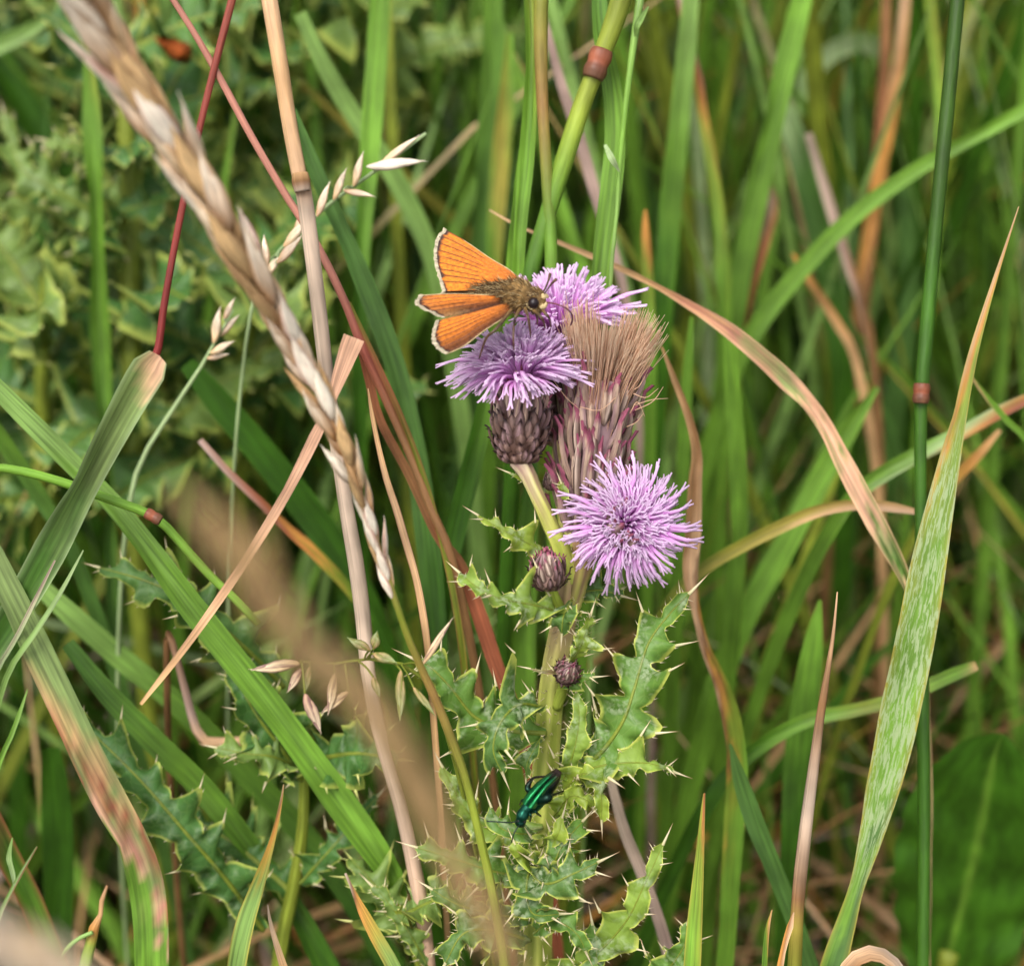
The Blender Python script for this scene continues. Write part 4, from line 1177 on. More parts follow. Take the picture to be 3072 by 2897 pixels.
def floret_mesh(i, bend, tipc='ftip'):
    r = np.random.default_rng(50 + i)
    g = Geo()
    n = 7
    zs = np.linspace(0, 1, n)
    ang = bend * zs ** 1.4
    dx = np.concatenate([[0], np.cumsum(np.sin(ang[:-1]) / (n - 1))]); dz = np.concatenate([[0], np.cumsum(np.cos(ang[:-1]) / (n - 1))])
    wig = np.cumsum(r.normal(0, .022, n)) * zs
    p = np.stack([dx, wig, dz], 1)
    rad = np.array([.016, .018, .02, .022, .024, .022, .017])
    cl = np.stack([np.interp(zs, [0, .3, .65, 1], [C['fbase'][k], C['fmid'][k], C['flil'][k], C[tipc][k]]) for k in range(3)], 1)
    k = 4
    tube(g, p, rad, [(q, c_) for q, c_ in zip(zs, cl)], k=k, n=n)
    e = p[-1]; dirv = unit(p[-1] - p[-2])
    side = np.array([0, 1.0, 0])
    for q in range(2):
        dv = unit(dirv + side * (0.55 if q else -.5) * r.uniform(.4, 1.2) + r.normal(0, .2, 3))
        tube(g, [e - dirv * .12, e - dirv * .02 + dv * .05, e + dv * r.uniform(.05, .12)], [.015, .015, .012], C[tipc], k=3, n=4)
    me = g.mesh('floret')
    me.materials.append(MFLO)
    return me


C['fbase'] = lin('dc84cc'); C['fmid'] = lin('efa4ec'); C['flil'] = lin('f5baf3'); C['ftip'] = lin('fbe0fb')
BENDS = [.1, .3, .5, .7, .9, 1.15, 1.4, .2, .45, .65, .85, 1.05]
FL = [floret_mesh(i, b) for i, b in enumerate(BENDS)]
FLB = np.array(BENDS)


def florets(head, c, ax, rad, count, nobj, length, tmax, seed, droop=0.0, skip=None, ascale=1.0, core=0.5, lo=.9):
    """A pompon of thin tubular florets from the disc at c opening round ax."""
    r = np.random.default_rng(seed)
    ax = unit(ax)
    e1 = unit(np.cross(ax, [.13, .2, .95])); e2 = np.cross(ax, e1)
    rest = Geo()
    items = []
    for i in range(count):
        f = (i + .5) / count
        th = tmax * f ** core                                         # polar angle of the tip
        ph = i * 2.39996 + r.normal(0, .15)
        outv = math.cos(ph) * e1 + math.sin(ph) * e2
        th = max(0, th + r.normal(0, .08))
        start = th * .45
        z0 = unit(ax * math.cos(start) + outv * math.sin(start))
        x0 = unit(outv * math.cos(start) - ax * math.sin(start))
        bd = (th - start) * 1.15 + (droop * th / tmax if f > .5 else 0)
        mi = int(np.argmin(np.abs(FLB - bd)))
        ln = length * (lo + (1.08 - lo) * f) * r.uniform(.85, 1.12)
        if f > .6 and r.random() < .22:
            ln *= 1.32
        base = c + outv * rad * f ** .5 * .9 + ax * r.uniform(-.03, .03)
        items.append((f, mi, frame(base, z0, x0, ln * ascale, ln * ascale, ln)))
    order = sorted(range(count), key=lambda q: -items[q][0])
    pick = set(order[:int(nobj * .75)]) | set(order[int(nobj * .75)::max(1, (count - int(nobj * .75)) // max(1, int(nobj * .25)))][:int(nobj * .25)])
    for q in range(count):
        f, mi, m = items[q]
        if q in pick:
            part('floret', FL[mi], None, head, m)
        else:
            merge(rest, FL[mi], m)
    part('florets', rest, MFLO, head, kind='stuff')


def subempty(name, parent):
    o = bpy.data.objects.new(name, None)
    o.empty_display_size = 0.005
    col.objects.link(o)
    o.parent = parent
    return o


# head one: upright, side on
H1 = subempty('flower_head', TH)
a1, b1 = P(1556, 1392, 24.95), P(1566, 1120, 24.95)
involucre(H1, a1, b1, [.15, .26, .315, .32, .295, .265, .25, .24], 10, 17, lambda f: BR_S if f < .4 else (BR_M + BR_L if f < .6 else BR_L), lambda f: .19 + .3 * f, lambda f: .33 + .2 * f, seed=1)
florets(H1, b1 - unit(b1 - a1) * .1, unit(UP * .92 - FW * .40 - RT * .10), .25, 400, 110, 0.41, 1.55, 21, droop=.5, core=.56, lo=1.5, ascale=1.85)
# head two: behind, above
H2 = subempty('flower_head', TH)
a2, b2 = P(1692, 1340, 26.0), P(1680, 1015, 26.0)
involucre(H2, a2, b2, [.15, .27, .31, .31, .29, .27, .26, .25], 8, 12, lambda f: BR_S if f < .45 else BR_M, lambda f: .24 + .22 * f, lambda f: .4 + .1 * f, seed=2, joined=True)
florets(H2, b2, unit(UP * .93 - FW * .3 + RT * .08), .25, 280, 80, 0.66, 1.4, 22, droop=.15, lo=1.2, ascale=1.3)
# head three: facing the camera
H3 = subempty('flower_head', TH)
a3, b3 = P(1782, 1640, 25.1), P(1885, 1570, 24.62)
involucre(H3, a3, b3, [.14, .26, .31, .31, .28, .25], 7, 12, lambda f: BR_S if f < .5 else BR_M, lambda f: .24 + .2 * f, lambda f: .4 + .1 * f, seed=3, joined=True)
florets(H3, b3 - unit(b3 - a3) * .02, unit(-FW * .97 + RT * .03 + UP * .05), .27, 480, 110, 0.345, 1.75, 23, droop=.1, core=.5, lo=.85, ascale=2.15)

# seed head: long bracts and a tan tuft
H4 = subempty('seed_head', TH)
a4, b4 = P(1748, 1640, 25.5), P(1808, 1130, 25.1)
involucre(H4, a4, b4, [.18, .26, .30, .31, .32, .33, .35, .38, .40], 9, 16, lambda f: BR_L, lambda f: .55 + .3 * (1 - f), lambda f: .62, bodycol='bmauve', seed=4, lift=.12)
r = np.random.default_rng(77)
ax = unit(b4 - a4); e1 = unit(np.cross(ax, FW)); e2 = np.cross(ax, e1)
g = Geo()
C['pap'] = lin('e6bfa0'); C['pap2'] = lin('f4dcc0'); C['papb'] = lin('b98c74')
L4 = np.linalg.norm(b4 - a4)
clump = r.uniform(0, 2 * math.pi, 34)
for i in range(1300):
    an = r.uniform(0, 2 * math.pi); rr_ = math.sqrt(r.random())
    an += .25 * (clump[np.argmin(np.abs(clump - an))] - an)
    o1 = math.cos(an) * e1 + math.sin(an) * e2
    base = a4 + ax * L4 * r.uniform(.62, .95) + o1 * .30 * rr_
    tall = .66 + .12 * math.sin(an * 2 + 1) + .16 * math.sin(an * 5)
    tip = b4 + ax * tall * r.uniform(.72, 1.08) * (1 - .12 * rr_) + o1 * (.1 + .52 * rr_) + RT * .05 + r.normal(0, .055, 3)
    mid = base * .45 + tip * .55 - o1 * .05 * rr_
    rd = r.uniform(.005, .0085)
    tube(g, [base, mid, tip], [rd, rd, rd * .5], [(0, 'papb'), (.35, 'pap'), (1, 'pap2')] if r.random() < .6 else [(0, 'papb'), (.5, 'pap'), (1, 'pap')], k=3, n=5, cap=False)
part('pappus', g, MPAP, H4, kind='stuff')
g = Geo()
for (x0, y0, x1, y1, bx, by) in ((1900, 1180, 1975, 1165, 0, 20), (1905, 1215, 2005, 1195, 0, -6), (1890, 1240, 1935, 1250, 0, -40), (1900, 1170, 1935, 1130, 0, 8), (1740, 1220, 1860, 1180, 0, 30), (1660, 1140, 1740, 1228, 0, 10), (1905, 1230, 1990, 1160, 10, 10), (1880, 1280, 1930, 1240, 4, 6)):
    tube(g, [P(x0, y0, 24.75), P((x0 + x1) / 2 + bx, (y0 + y1) / 2 + by, 24.7), P(x1, y1, 24.7)], [.007, .006, .003], C['pap'], k=4, n=8)
part('loose_bristles', g, MPAP, H4, kind='stuff')


# ---- buds
def bud(c, ax, rad, ln, seed):
    o = subempty('bud', TH)
    a = c - unit(ax) * ln * .5; b = c + unit(ax) * ln * .5
    involucre(o, a, b, [rad * .5, rad * .9, rad, rad * .97, rad * .8, rad * .45, rad * .1], 5, 11, lambda f: BR_S if f < .3 else BR_M, lambda f: rad * 1.05, lambda f: rad * 1.1, bodycol='bpurp', seed=seed, lift=.1)
    return o


bud(P(1645, 1712, 24.6), UP * .9 - FW * .35 - RT * .1, .21, .46, 31)
bud(P(1703, 2013, 24.85), -FW * .8 + UP * .4 + RT * .25, .15, .32, 32)
bud(P(1655, 1440, 25.3), UP, .1, .26, 33)
g = Geo(); tube(g, [P(1648, 1748, 24.75), P(1660, 1790, 24.9), P(1690, 1850, 25.1)], [.09, .08, .09], 'stemg', k=8); part('branch', g, MSTEM, TH)
g = Geo(); tube(g, [P(1700, 2030, 25.0), P(1690, 2060, 25.2), P(1670, 2120, 25.4)], [.07, .07, .07], 'stemg', k=8); part('branch', g, MSTEM, TH)

# ---- its leaves: midrib pixels with depth, half width px, lobes, normal (right, up, towards camera)
TO = lambda a, b, c=1.0: unit(RT * a + UP * b - FW * c)
C['tl'] = lin('668c38'); C['tld'] = lin('587a38'); C['tlp'] = lin('86a040'); C['tly'] = lin('90a43a')
LV = [
    ([(1700, 1705, 25.0), (1600, 1640, 24.7), (1500, 1585, 24.5), (1425, 1540, 24.6)], 62, 3, TO(.3, .6), dict(ruffle=.55, fold=.4, tone='tly')),
    ([(1690, 1840, 24.9), (1600, 1815, 24.5), (1500, 1795, 24.3), (1430, 1760, 24.3), (1372, 1712, 24.5)], 95, 4, TO(.1, .7), dict(ruffle=.6, fold=.35, tone='tlp')),
    ([(1715, 1800, 24.9), (1690, 1850, 24.5), (1685, 1910, 24.6)], 70, 2, TO(.0, .5), dict(ruffle=.6, fold=-.3, tone='tld')),
    ([(1710, 1990, 24.85), (1745, 1930, 24.6), (1775, 1835, 24.6)], 62, 3, TO(.5, -.2), dict(ruffle=.35, fold=.25, tone='tly')),
    ([(1730, 1780, 25.2), (1800, 1770, 25.3), (1875, 1790, 25.3)], 70, 2, TO(.0, .5), dict(ruffle=.5, fold=.3, tone='tld')),
    ([(1690, 2340, 25.5), (1790, 2270, 25.0), (1865, 2170, 24.8), (1905, 2060, 24.8), (1945, 1930, 25.0), (2010, 1840, 25.1), (2078, 1770, 25.1)], 150, 6, TO(-.2, .2), dict(ruffle=.42, fold=.2, tone='tl', depth=.72)),
    ([(1640, 2200, 25.3), (1520, 2190, 25.2), (1424, 2150, 25.1), (1350, 2060, 25.0), (1290, 2000, 25.0), (1240, 1975, 25.0)], 150, 4, TO(.3, .3), dict(ruffle=.4, fold=.2, tone='tl', depth=.72)),
    ([(1625, 2120, 25.1), (1555, 2115, 24.7), (1500, 2170, 24.45), (1480, 2250, 24.4), (1510, 2325, 24.5)], 105, 4, TO(-.1, .5), dict(ruffle=.6, fold=.3, tone='tld')),
    ([(1690, 2340, 25.1), (1722, 2250, 24.9), (1738, 2150, 24.9), (1728, 2065, 25.0)], 52, 3, TO(.2, .1), dict(ruffle=.35, fold=.3, tone='tlp', depth=.4)),
    ([(1625, 2210, 25.2), (1600, 2250, 24.8), (1580, 2295, 24.8), (1578, 2340, 24.9)], 46, 2, TO(-.4, .3), dict(ruffle=.6, fold=.3, tone='tld')),
    ([(1690, 2360, 25.4), (1760, 2310, 25.0), (1850, 2290, 24.8), (1950, 2290, 24.8), (2030, 2318, 24.9)], 90, 4, TO(0, .7), dict(ruffle=.55, fold=.3, tone='tlp')),
    ([(1680, 2380, 25.3), (1750, 2320, 24.9), (1800, 2370, 24.8), (1805, 2470, 24.9)], 75, 3, TO(.2, .5), dict(ruffle=.5, fold=.3, tone='tly')),
    ([(1660, 2450, 25.3), (1710, 2390, 25.0), (1760, 2400, 24.9), (1780, 2425, 25.0)], 70, 3, TO(0, .4), dict(ruffle=.5, fold=.3, tone='tly')),
    ([(1640, 2680, 25.4), (1660, 2600, 24.9), (1690, 2530, 24.8), (1755, 2455, 25.0)], 105, 4, TO(.1, .3), dict(ruffle=.5, fold=.15, tone='tl')),
    ([(1560, 2620, 25.2), (1640, 2650, 24.7), (1720, 2620, 24.6), (1805, 2580, 24.7)], 110, 4, TO(-.1, .5), dict(ruffle=.4, fold=.15, tone='tld')),
    ([(1600, 2560, 25.4), (1580, 2660, 24.8), (1600, 2740, 24.7), (1690, 2740, 24.8)], 90, 4, TO(0, .6), dict(ruffle=.5, fold=.2, tone='tld')),
    ([(1600, 2640, 25.6), (1470, 2610, 25.3), (1350, 2570, 25.2), (1240, 2538, 25.3)], 105, 4, TO(.1, .6), dict(ruffle=.45, fold=.2, tone='tl')),
    ([(1600, 2760, 25.7), (1480, 2740, 25.4), (1370, 2710, 25.3), (1285, 2660, 25.3)], 95, 4, TO(.1, .6), dict(ruffle=.5, fold=.2, tone='tld')),
    ([(1590, 2820, 25.7), (1480, 2790, 25.2), (1390, 2800, 25.0), (1330, 2900, 25.0)], 120, 4, TO(-.1, .5), dict(ruffle=.4, fold=.2, tone='tld')),
    ([(1610, 2930, 25.8), (1720, 2900, 25.4), (1800, 2850, 25.2), (1880, 2760, 25.0), (1930, 2660, 24.9), (1995, 2520, 24.9)], 100, 5, TO(-.3, .2), dict(ruffle=.45, fold=.35, tone='tlp')),
    ([(1640, 2960, 25.8), (1760, 2960, 25.3), (1790, 2850, 25.2), (1775, 2760, 25.3)], 100, 3, TO(0, .3), dict(ruffle=.5, fold=.3, tone='tl')),
    ([(1900, 2990, 25.6), (1990, 2920, 25.2), (2050, 2840, 25.0), (2065, 2760, 25.0)], 100, 4, TO(.1, .4), dict(ruffle=.5, fold=.3, tone='tl')),
    ([(1630, 2480, 25.6), (1500, 2500, 25.6), (1400, 2430, 25.5), (1322, 2290, 25.5)], 85, 4, TO(.3, .3), dict(ruffle=.5, fold=.3, tone='tlp')),
    ([(1610, 2500, 25.3), (1560, 2500, 24.9), (1500, 2480, 24.8), (1470, 2410, 24.9)], 75, 2, TO(.2, .5), dict(ruffle=.4, fold=.3, tone='tl')),
    ([(1620, 2540, 25.2), (1670, 2510, 24.7), (1690, 2440, 24.7)], 55, 2, TO(.2, .3), dict(ruffle=.5, fold=.3, tone='tly')),
    ([(1605, 2600, 25.2), (1560, 2560, 24.8), (1540, 2520, 24.8)], 60, 2, TO(-.2, .4), dict(ruffle=.6, fold=.3, tone='tly')),
    ([(1600, 2800, 25.3), (1660, 2760, 24.9), (1730, 2800, 24.8), (1760, 2860, 24.9)], 70, 3, TO(.1, .5), dict(ruffle=.5, fold=.3, tone='tl')),
    ([(1690, 2060, 25.1), (1740, 2035, 24.9), (1790, 2030, 24.9)], 50, 2, TO(0, .5), dict(ruffle=.6, fold=.3, tone='tl')),
    ([(1690, 2020, 25.0), (1640, 2015, 24.7), (1580, 2003, 24.7)], 20, 1, TO(0, .5), dict(ruffle=.3, fold=.3, tone='stemr')),
    ([(1650, 1480, 25.2), (1580, 1440, 25.0), (1520, 1415, 25.0)], 28, 1, TO(0, .5), dict(ruffle=.3, fold=.3, tone='tly')),
    ([(1670, 1500, 25.1), (1690, 1470, 25.0), (1680, 1440, 25.0)], 34, 1, TO(0, .3), dict(ruffle=.3, fold=.3, tone='tly')),
]
for i, (pts, hw, nl, nrm, kw) in enumerate(LV):
    pos = np.array([P(*q) for q in pts])
    add_leaf(TH, pos, pw(hw * .86, 25), nl, nrm, MTH, seed=200 + i, spl=.12 + .001 * hw, **kw)


# ------------------------------------------------------------------ leafy thistles without flowers, behind
C['bt'] = lin('5c8240'); C['btd'] = lin('4c7636'); C['bty'] = lin('7a9448')


def leafy_thistle(label, stempts, d, nleaf, ll, hw, seed, traced=(), stemcol='olive'):
    r = np.random.default_rng(seed)
    pos, wd = path(stempts, d)
    full, fw_ = ground_ext(pos, wd, True)
    o = thing('leafy_thistle', full[-1], label, 'thistle', 'leafy thistles without flowers')
    g = Geo()
    ribbed(g, full, fw_ / 2, 'ygreen', stemcol, n=50, k=12)
    part('stem', g, MSTEM, o)
    q = cr(pos, 200)
    nleaf = max(2, int(nleaf * .62))
    ll, hw = ll * 1.25, hw * 1.35
    for i in range(nleaf):
        f = (i + .3) / nleaf
        p = q[int(f * 199)]
        az = i * 2.4 + r.normal(0, .25)
        h = np.array([math.cos(az), math.sin(az), 0])
        ln = ll * (0.6 + .5 * f) * r.uniform(.8, 1.15)
        el = r.uniform(.2, .7)
        tip = p + h * ln * .85 + np.array([0, 0, ln * el])
        mid = p + h * ln * .45 + np.array([0, 0, ln * el * .75])
        nrm = unit(np.array([0, 0, 1.0]) - h * .4 + r.normal(0, .2, 3) - FW * .35)
        add_leaf(o, [p, mid, tip], hw * r.uniform(.8, 1.15), 5, nrm, MTHB, separate=False, seed=seed * 50 + i, tone=['bt', 'btd', 'bty'][int(r.integers(3))],
                 ruffle=.42, fold=.25, prickles=False, nper=8, across=5, spl=.2)
    for i, (pts, hwp, nl, nrm, tone) in enumerate(traced):
        add_leaf(o, [P(*x) for x in pts], pw(hwp, pts[0][2]), nl, nrm, MTHB, separate=True, seed=seed * 70 + i, tone=tone, ruffle=.5, fold=.22, spl=.2)
    return o


leafy_thistle('leafy thistle with an olive stem beside the folded upright blade', [(372, 120, 40), (380, 400, 48), (388, 700, 54), (394, 1000, 58), (398, 1250, 60), (400, 1500, 60)], (33, 34.5), 16, 3.0, .75, 1,
              traced=[([(380, 500, 33), (300, 480, 32.6), (220, 440, 32.3), (130, 420, 32.2)], 90, 4, TO(0, .5), 'bty'), ([(390, 700, 33.5), (280, 640, 32.6), (150, 560, 32.3), (60, 500, 32.3), (10, 330, 32.4)], 100, 6, TO(0, .4), 'bty'),
                      ([(390, 760, 33.5), (300, 740, 32.8), (220, 640, 32.5), (90, 430, 32.5)], 80, 5, TO(.2, .3), 'bt')])
leafy_thistle('leafy thistle behind the dark red stem', [(640, -150, 40), (640, 120, 44), (650, 400, 48), (660, 700, 50), (665, 1000, 50)], (37, 39), 20, 3.6, .9, 2)
leafy_thistle('leafy thistle crowding behind the straw stalk top', [(900, -200, 40), (905, 60, 44), (915, 320, 46), (920, 600, 50)], (36, 38.5), 18, 3.4, .85, 3)
leafy_thistle('leafy thistle above the pale open panicle', [(1310, -150, 34), (1300, 50, 40), (1295, 260, 44), (1290, 500, 44)], (39.5, 42), 15, 3.2, .8, 4)
leafy_thistle('leafy thistle showing above the pale crossing blade', [(120, -150, 40), (115, 150, 44), (110, 450, 46), (105, 750, 50)], (39, 41), 18, 3.6, .9, 5)
leafy_thistle('leafy thistle low behind the small pale panicle', [(760, 760, 30), (745, 950, 40), (730, 1150, 44), (720, 1400, 46)], (33.5, 36), 14, 3.2, .85, 6)
leafy_thistle('leafy thistle spreading behind the blunt folded blade', [(140, 820, 30), (130, 1050, 40), (125, 1300, 44), (120, 1550, 46)], (33.5, 35.5), 14, 3.0, .85, 7)
leafy_thistle('leafy thistle with long lobed leaves in the lower grass', [(905, 2170, 22), (912, 2330, 30), (908, 2480, 34), (885, 2640, 38), (850, 2800, 40), (830, 2940, 42)], (27.2, 28.4), 3, 1.8, .5, 8,
              traced=[([(850, 2060, 27.6), (720, 1930, 27.0), (560, 1800, 26.7), (430, 1740, 26.8), (290, 1700, 27)], 135, 5, TO(.2, .5), 'bt'),
                      ([(790, 2790, 27.6), (680, 2640, 27.0), (560, 2500, 26.7), (430, 2350, 26.7), (300, 2220, 26.9), (190, 2120, 27)], 125, 7, TO(.1, .5), 'btd'),
                      ([(905, 2340, 27.4), (840, 2240, 27.0), (760, 2130, 26.8), (690, 1990, 26.9)], 130, 4, TO(.2, .5), 'btd'),
                      ([(905, 2310, 27.4), (820, 2270, 26.8), (740, 2260, 26.7), (640, 2240, 26.8)], 90, 4, TO(0, .7), 'bty'),
                      ([(900, 2650, 27.6), (980, 2560, 27.4), (1060, 2470, 27.4), (1140, 2380, 27.5)], 80, 4, TO(-.2, .5), 'btd')])
leafy_thistle('small leafy thistle shoot with pale yellow leaves at the orange blade', [(1190, 2720, 30), (1230, 2800, 34), (1275, 2930, 36)], (26.2, 26.8), 2, 1.4, .35, 9,
              traced=[([(1290, 2910, 26.4), (1230, 2800, 26.2), (1160, 2700, 26.2), (1110, 2650, 26.3)], 50, 4, TO(.2, .4), 'bty')])

# rusty curled scrap on the thistle leaves
g = Geo()
r = np.random.default_rng(5)
n, m_ = 14, 11
U, V = np.meshgrid(np.linspace(-1, 1, n), np.linspace(-1, 1, m_), indexing='ij')
cx, cy = 528, 152
pts = np.array([[P(cx + u * (46 - 10 * v) + 10 * v, cy + v * 38 * (1 - .25 * u * u) + 10 * u, 32.0 + .5 * (u * u + v * v) - .25 * math.sin(3 * u + 2 * v)) for v in np.linspace(-1, 1, m_)] for u in np.linspace(-1, 1, n)])
cl = np.tile(lin('8a4216'), (n, m_, 1)) * (0.75 + .5 * r.random((n, m_, 1)))
cl[:, -2:] = C['umber'] * .4
g.add(pts.reshape(-1, 3), gridfaces(n, m_), cl.reshape(-1, 3), V.ravel(), U.ravel())
single('curled_leaf_scrap', g, MDRY, P(cx, cy, 32), 'small rusty orange curled leaf scrap on the spiny leaves', 'dead leaf')

# ------------------------------------------------------------------ the orange butterfly
C['wor'] = lin('dd7f18'); C['wor2'] = lin('bf5d0e'); C['wdk'] = lin('3a2018'); C['wfr'] = lin('c2b498'); C['wbr'] = lin('7a5638'); C['furo'] = lin('8a6c40'); C['furd'] = lin('4a3826'); C['furl'] = lin('c4ae80')
BF = thing('skipper_butterfly', P(1570, 930, 24.4), 'orange butterfly with brown edged wings feeding on the thistle flower', 'butterfly')


def bp(x, y, d):
    return P(x, y, d - 0.12)


body_px = [(1400, 878, 24.5, 10), (1430, 878, 24.45, 24), (1470, 877, 24.42, 32), (1505, 878, 24.38, 36), (1528, 882, 24.36, 44), (1550, 885, 24.35, 54), (1572, 890, 24.34, 52), (1586, 895, 24.33, 38), (1600, 900, 24.32, 40), (1615, 903, 24.32, 42), (1628, 904, 24.32, 34), (1638, 904, 24.32, 16)]
bpos = np.array([bp(*q[:3]) for q in body_px]); brad = np.array([pw(q[3], 24.4) for q in body_px])
g = Geo()
tube(g, bpos, brad * .92, [(0, 'furd'), (.35, 'furd'), (.5, 'furo'), (.7, 'furo'), (.85, 'furd'), (1, 'furo')], k=16, n=46)
body = part('body', g, MFUR, BF)
r = np.random.default_rng(12)
g = Geo()
qb = cr(np.hstack([bpos, brad[:, None]]), 300)
tb = tangents(qb[:, :3])
for i in range(1500):
    k = int(r.integers(20, 292)); p = qb[k, :3]; t_ = tb[k]
    v = unit(np.cross(t_, r.normal(size=3)))
    if v @ FW > .4:
        v = -v
    a = p + v * qb[k, 3] * .88
    dv = unit(v * r.uniform(.25, .8) - t_ * .8 + r.normal(0, .25, 3))
    ln = r.uniform(.05, .12) * (1 if k < 230 else .6)
    cc = C[r.choice(['furo', 'furd', 'furl', 'furo', 'furd'])]
    tube(g, [a, a + dv * ln * .5, a + dv * ln + np.array([0, 0, -.01])], [.004, .003, .001], cc, k=3, n=3, cap=False)
part('fur', g, MFUR, body, kind='stuff')
# eye
g = Geo()


def ball(g, c, rad, colour, sx=1, sy=1, sz=1, n=14, k=18, ax=None):
    th = np.linspace(0, math.pi, n)
    ph = np.arange(k) / k * 2 * math.pi
    v = np.stack([np.sin(th)[:, None] * np.cos(ph)[None] * sx, np.sin(th)[:, None] * np.sin(ph)[None] * sy, np.cos(th)[:, None] * np.ones(k)[None] * sz], -1) * rad
    g.add(np.asarray(c) + v.reshape(-1, 3), gridfaces(n, k, True), colour)


ball(g, bp(1601, 909, 24.2), pw(17, 24.2), lin('1c1013')); part('eye', g, MEYE, BF)
g = Geo(); ball(g, bp(1606, 893, 24.5), pw(18, 24.2), lin('170d10')); part('eye', g, MEYE, BF)
g = Geo()
th = np.linspace(0, 2 * math.pi, 26)
tube(g, [bp(1601 + 20 * math.cos(q), 909 + 20 * math.sin(q), 24.22) for q in th], pw(3, 24.2), C['furl'] * .6, k=6, n=52); part('eye_ring', g, MFUR, BF)
for (x0, y0, x1, y1, x2, y2) in ((1618, 915, 1632, 920, 1642, 906), (1622, 892, 1636, 888, 1646, 892)):
    g = Geo(); tube(g, [bp(x0, y0, 24.25), bp(x1, y1, 24.2), bp(x2, y2, 24.2)], [pw(10, 24.2), pw(9, 24.2), pw(3, 24.2)], 'furl', k=8); part('palp', g, MFUR, BF)
for (pts) in ([(1625, 890, 24.3), (1640, 872, 24.1), (1652, 855, 24.0), (1668, 838, 23.9)], [(1618, 893, 24.4), (1634, 868, 24.5), (1644, 845, 24.6), (1650, 822, 24.7)]):
    g = Geo(); tube(g, [bp(*q) for q in pts], [pw(3, 24), pw(2.6, 24), pw(3, 24), pw(5, 24)], [(0, 'furd'), (.7, 'furd'), (1, 'umber')], k=6); part('antenna', g, MLEG, BF)
g = Geo(); tube(g, [bp(1640, 907, 24.2), bp(1668, 912, 24.05), (bp(1694, 922, 24.0)), bp(1712, 938, 24.1), bp(1718, 956, 24.3), bp(1712, 975, 24.5)], pw(2.6, 24), C['bred'] * .6, k=6, n=30); part('proboscis', g, MLEG, BF)
for pts in ([(1560, 925, 24.25), (1548, 950, 24.0), (1542, 975, 24.1), (1540, 1020, 24.1), (1542, 1050, 24.2)], [(1575, 925, 24.25), (1584, 950, 24.0), (1590, 990, 24.1), (1592, 1010, 24.2)], [(1600, 930, 24.25), (1622, 950, 24.0), (1632, 970, 24.1), (1636, 985, 24.2)],
            [(1545, 915, 24.3), (1490, 985, 23.95), (1462, 1010, 24.0), (1447, 1045, 24.1), (1438, 1075, 24.2)], [(1620, 920, 24.3), (1640, 945, 24.15), (1650, 960, 24.3), (1652, 980, 24.5)], [(1590, 925, 24.4), (1610, 945, 24.5), (1612, 975, 24.5)]):
    g = Geo(); k = len(pts); tube(g, [bp(*q) for q in pts], np.linspace(pw(6, 24), pw(2, 24), k), [(0, 'furo'), (.4, 'furd'), (1, 'umber')], k=6, n=20); part('leg', g, MLEG, BF)


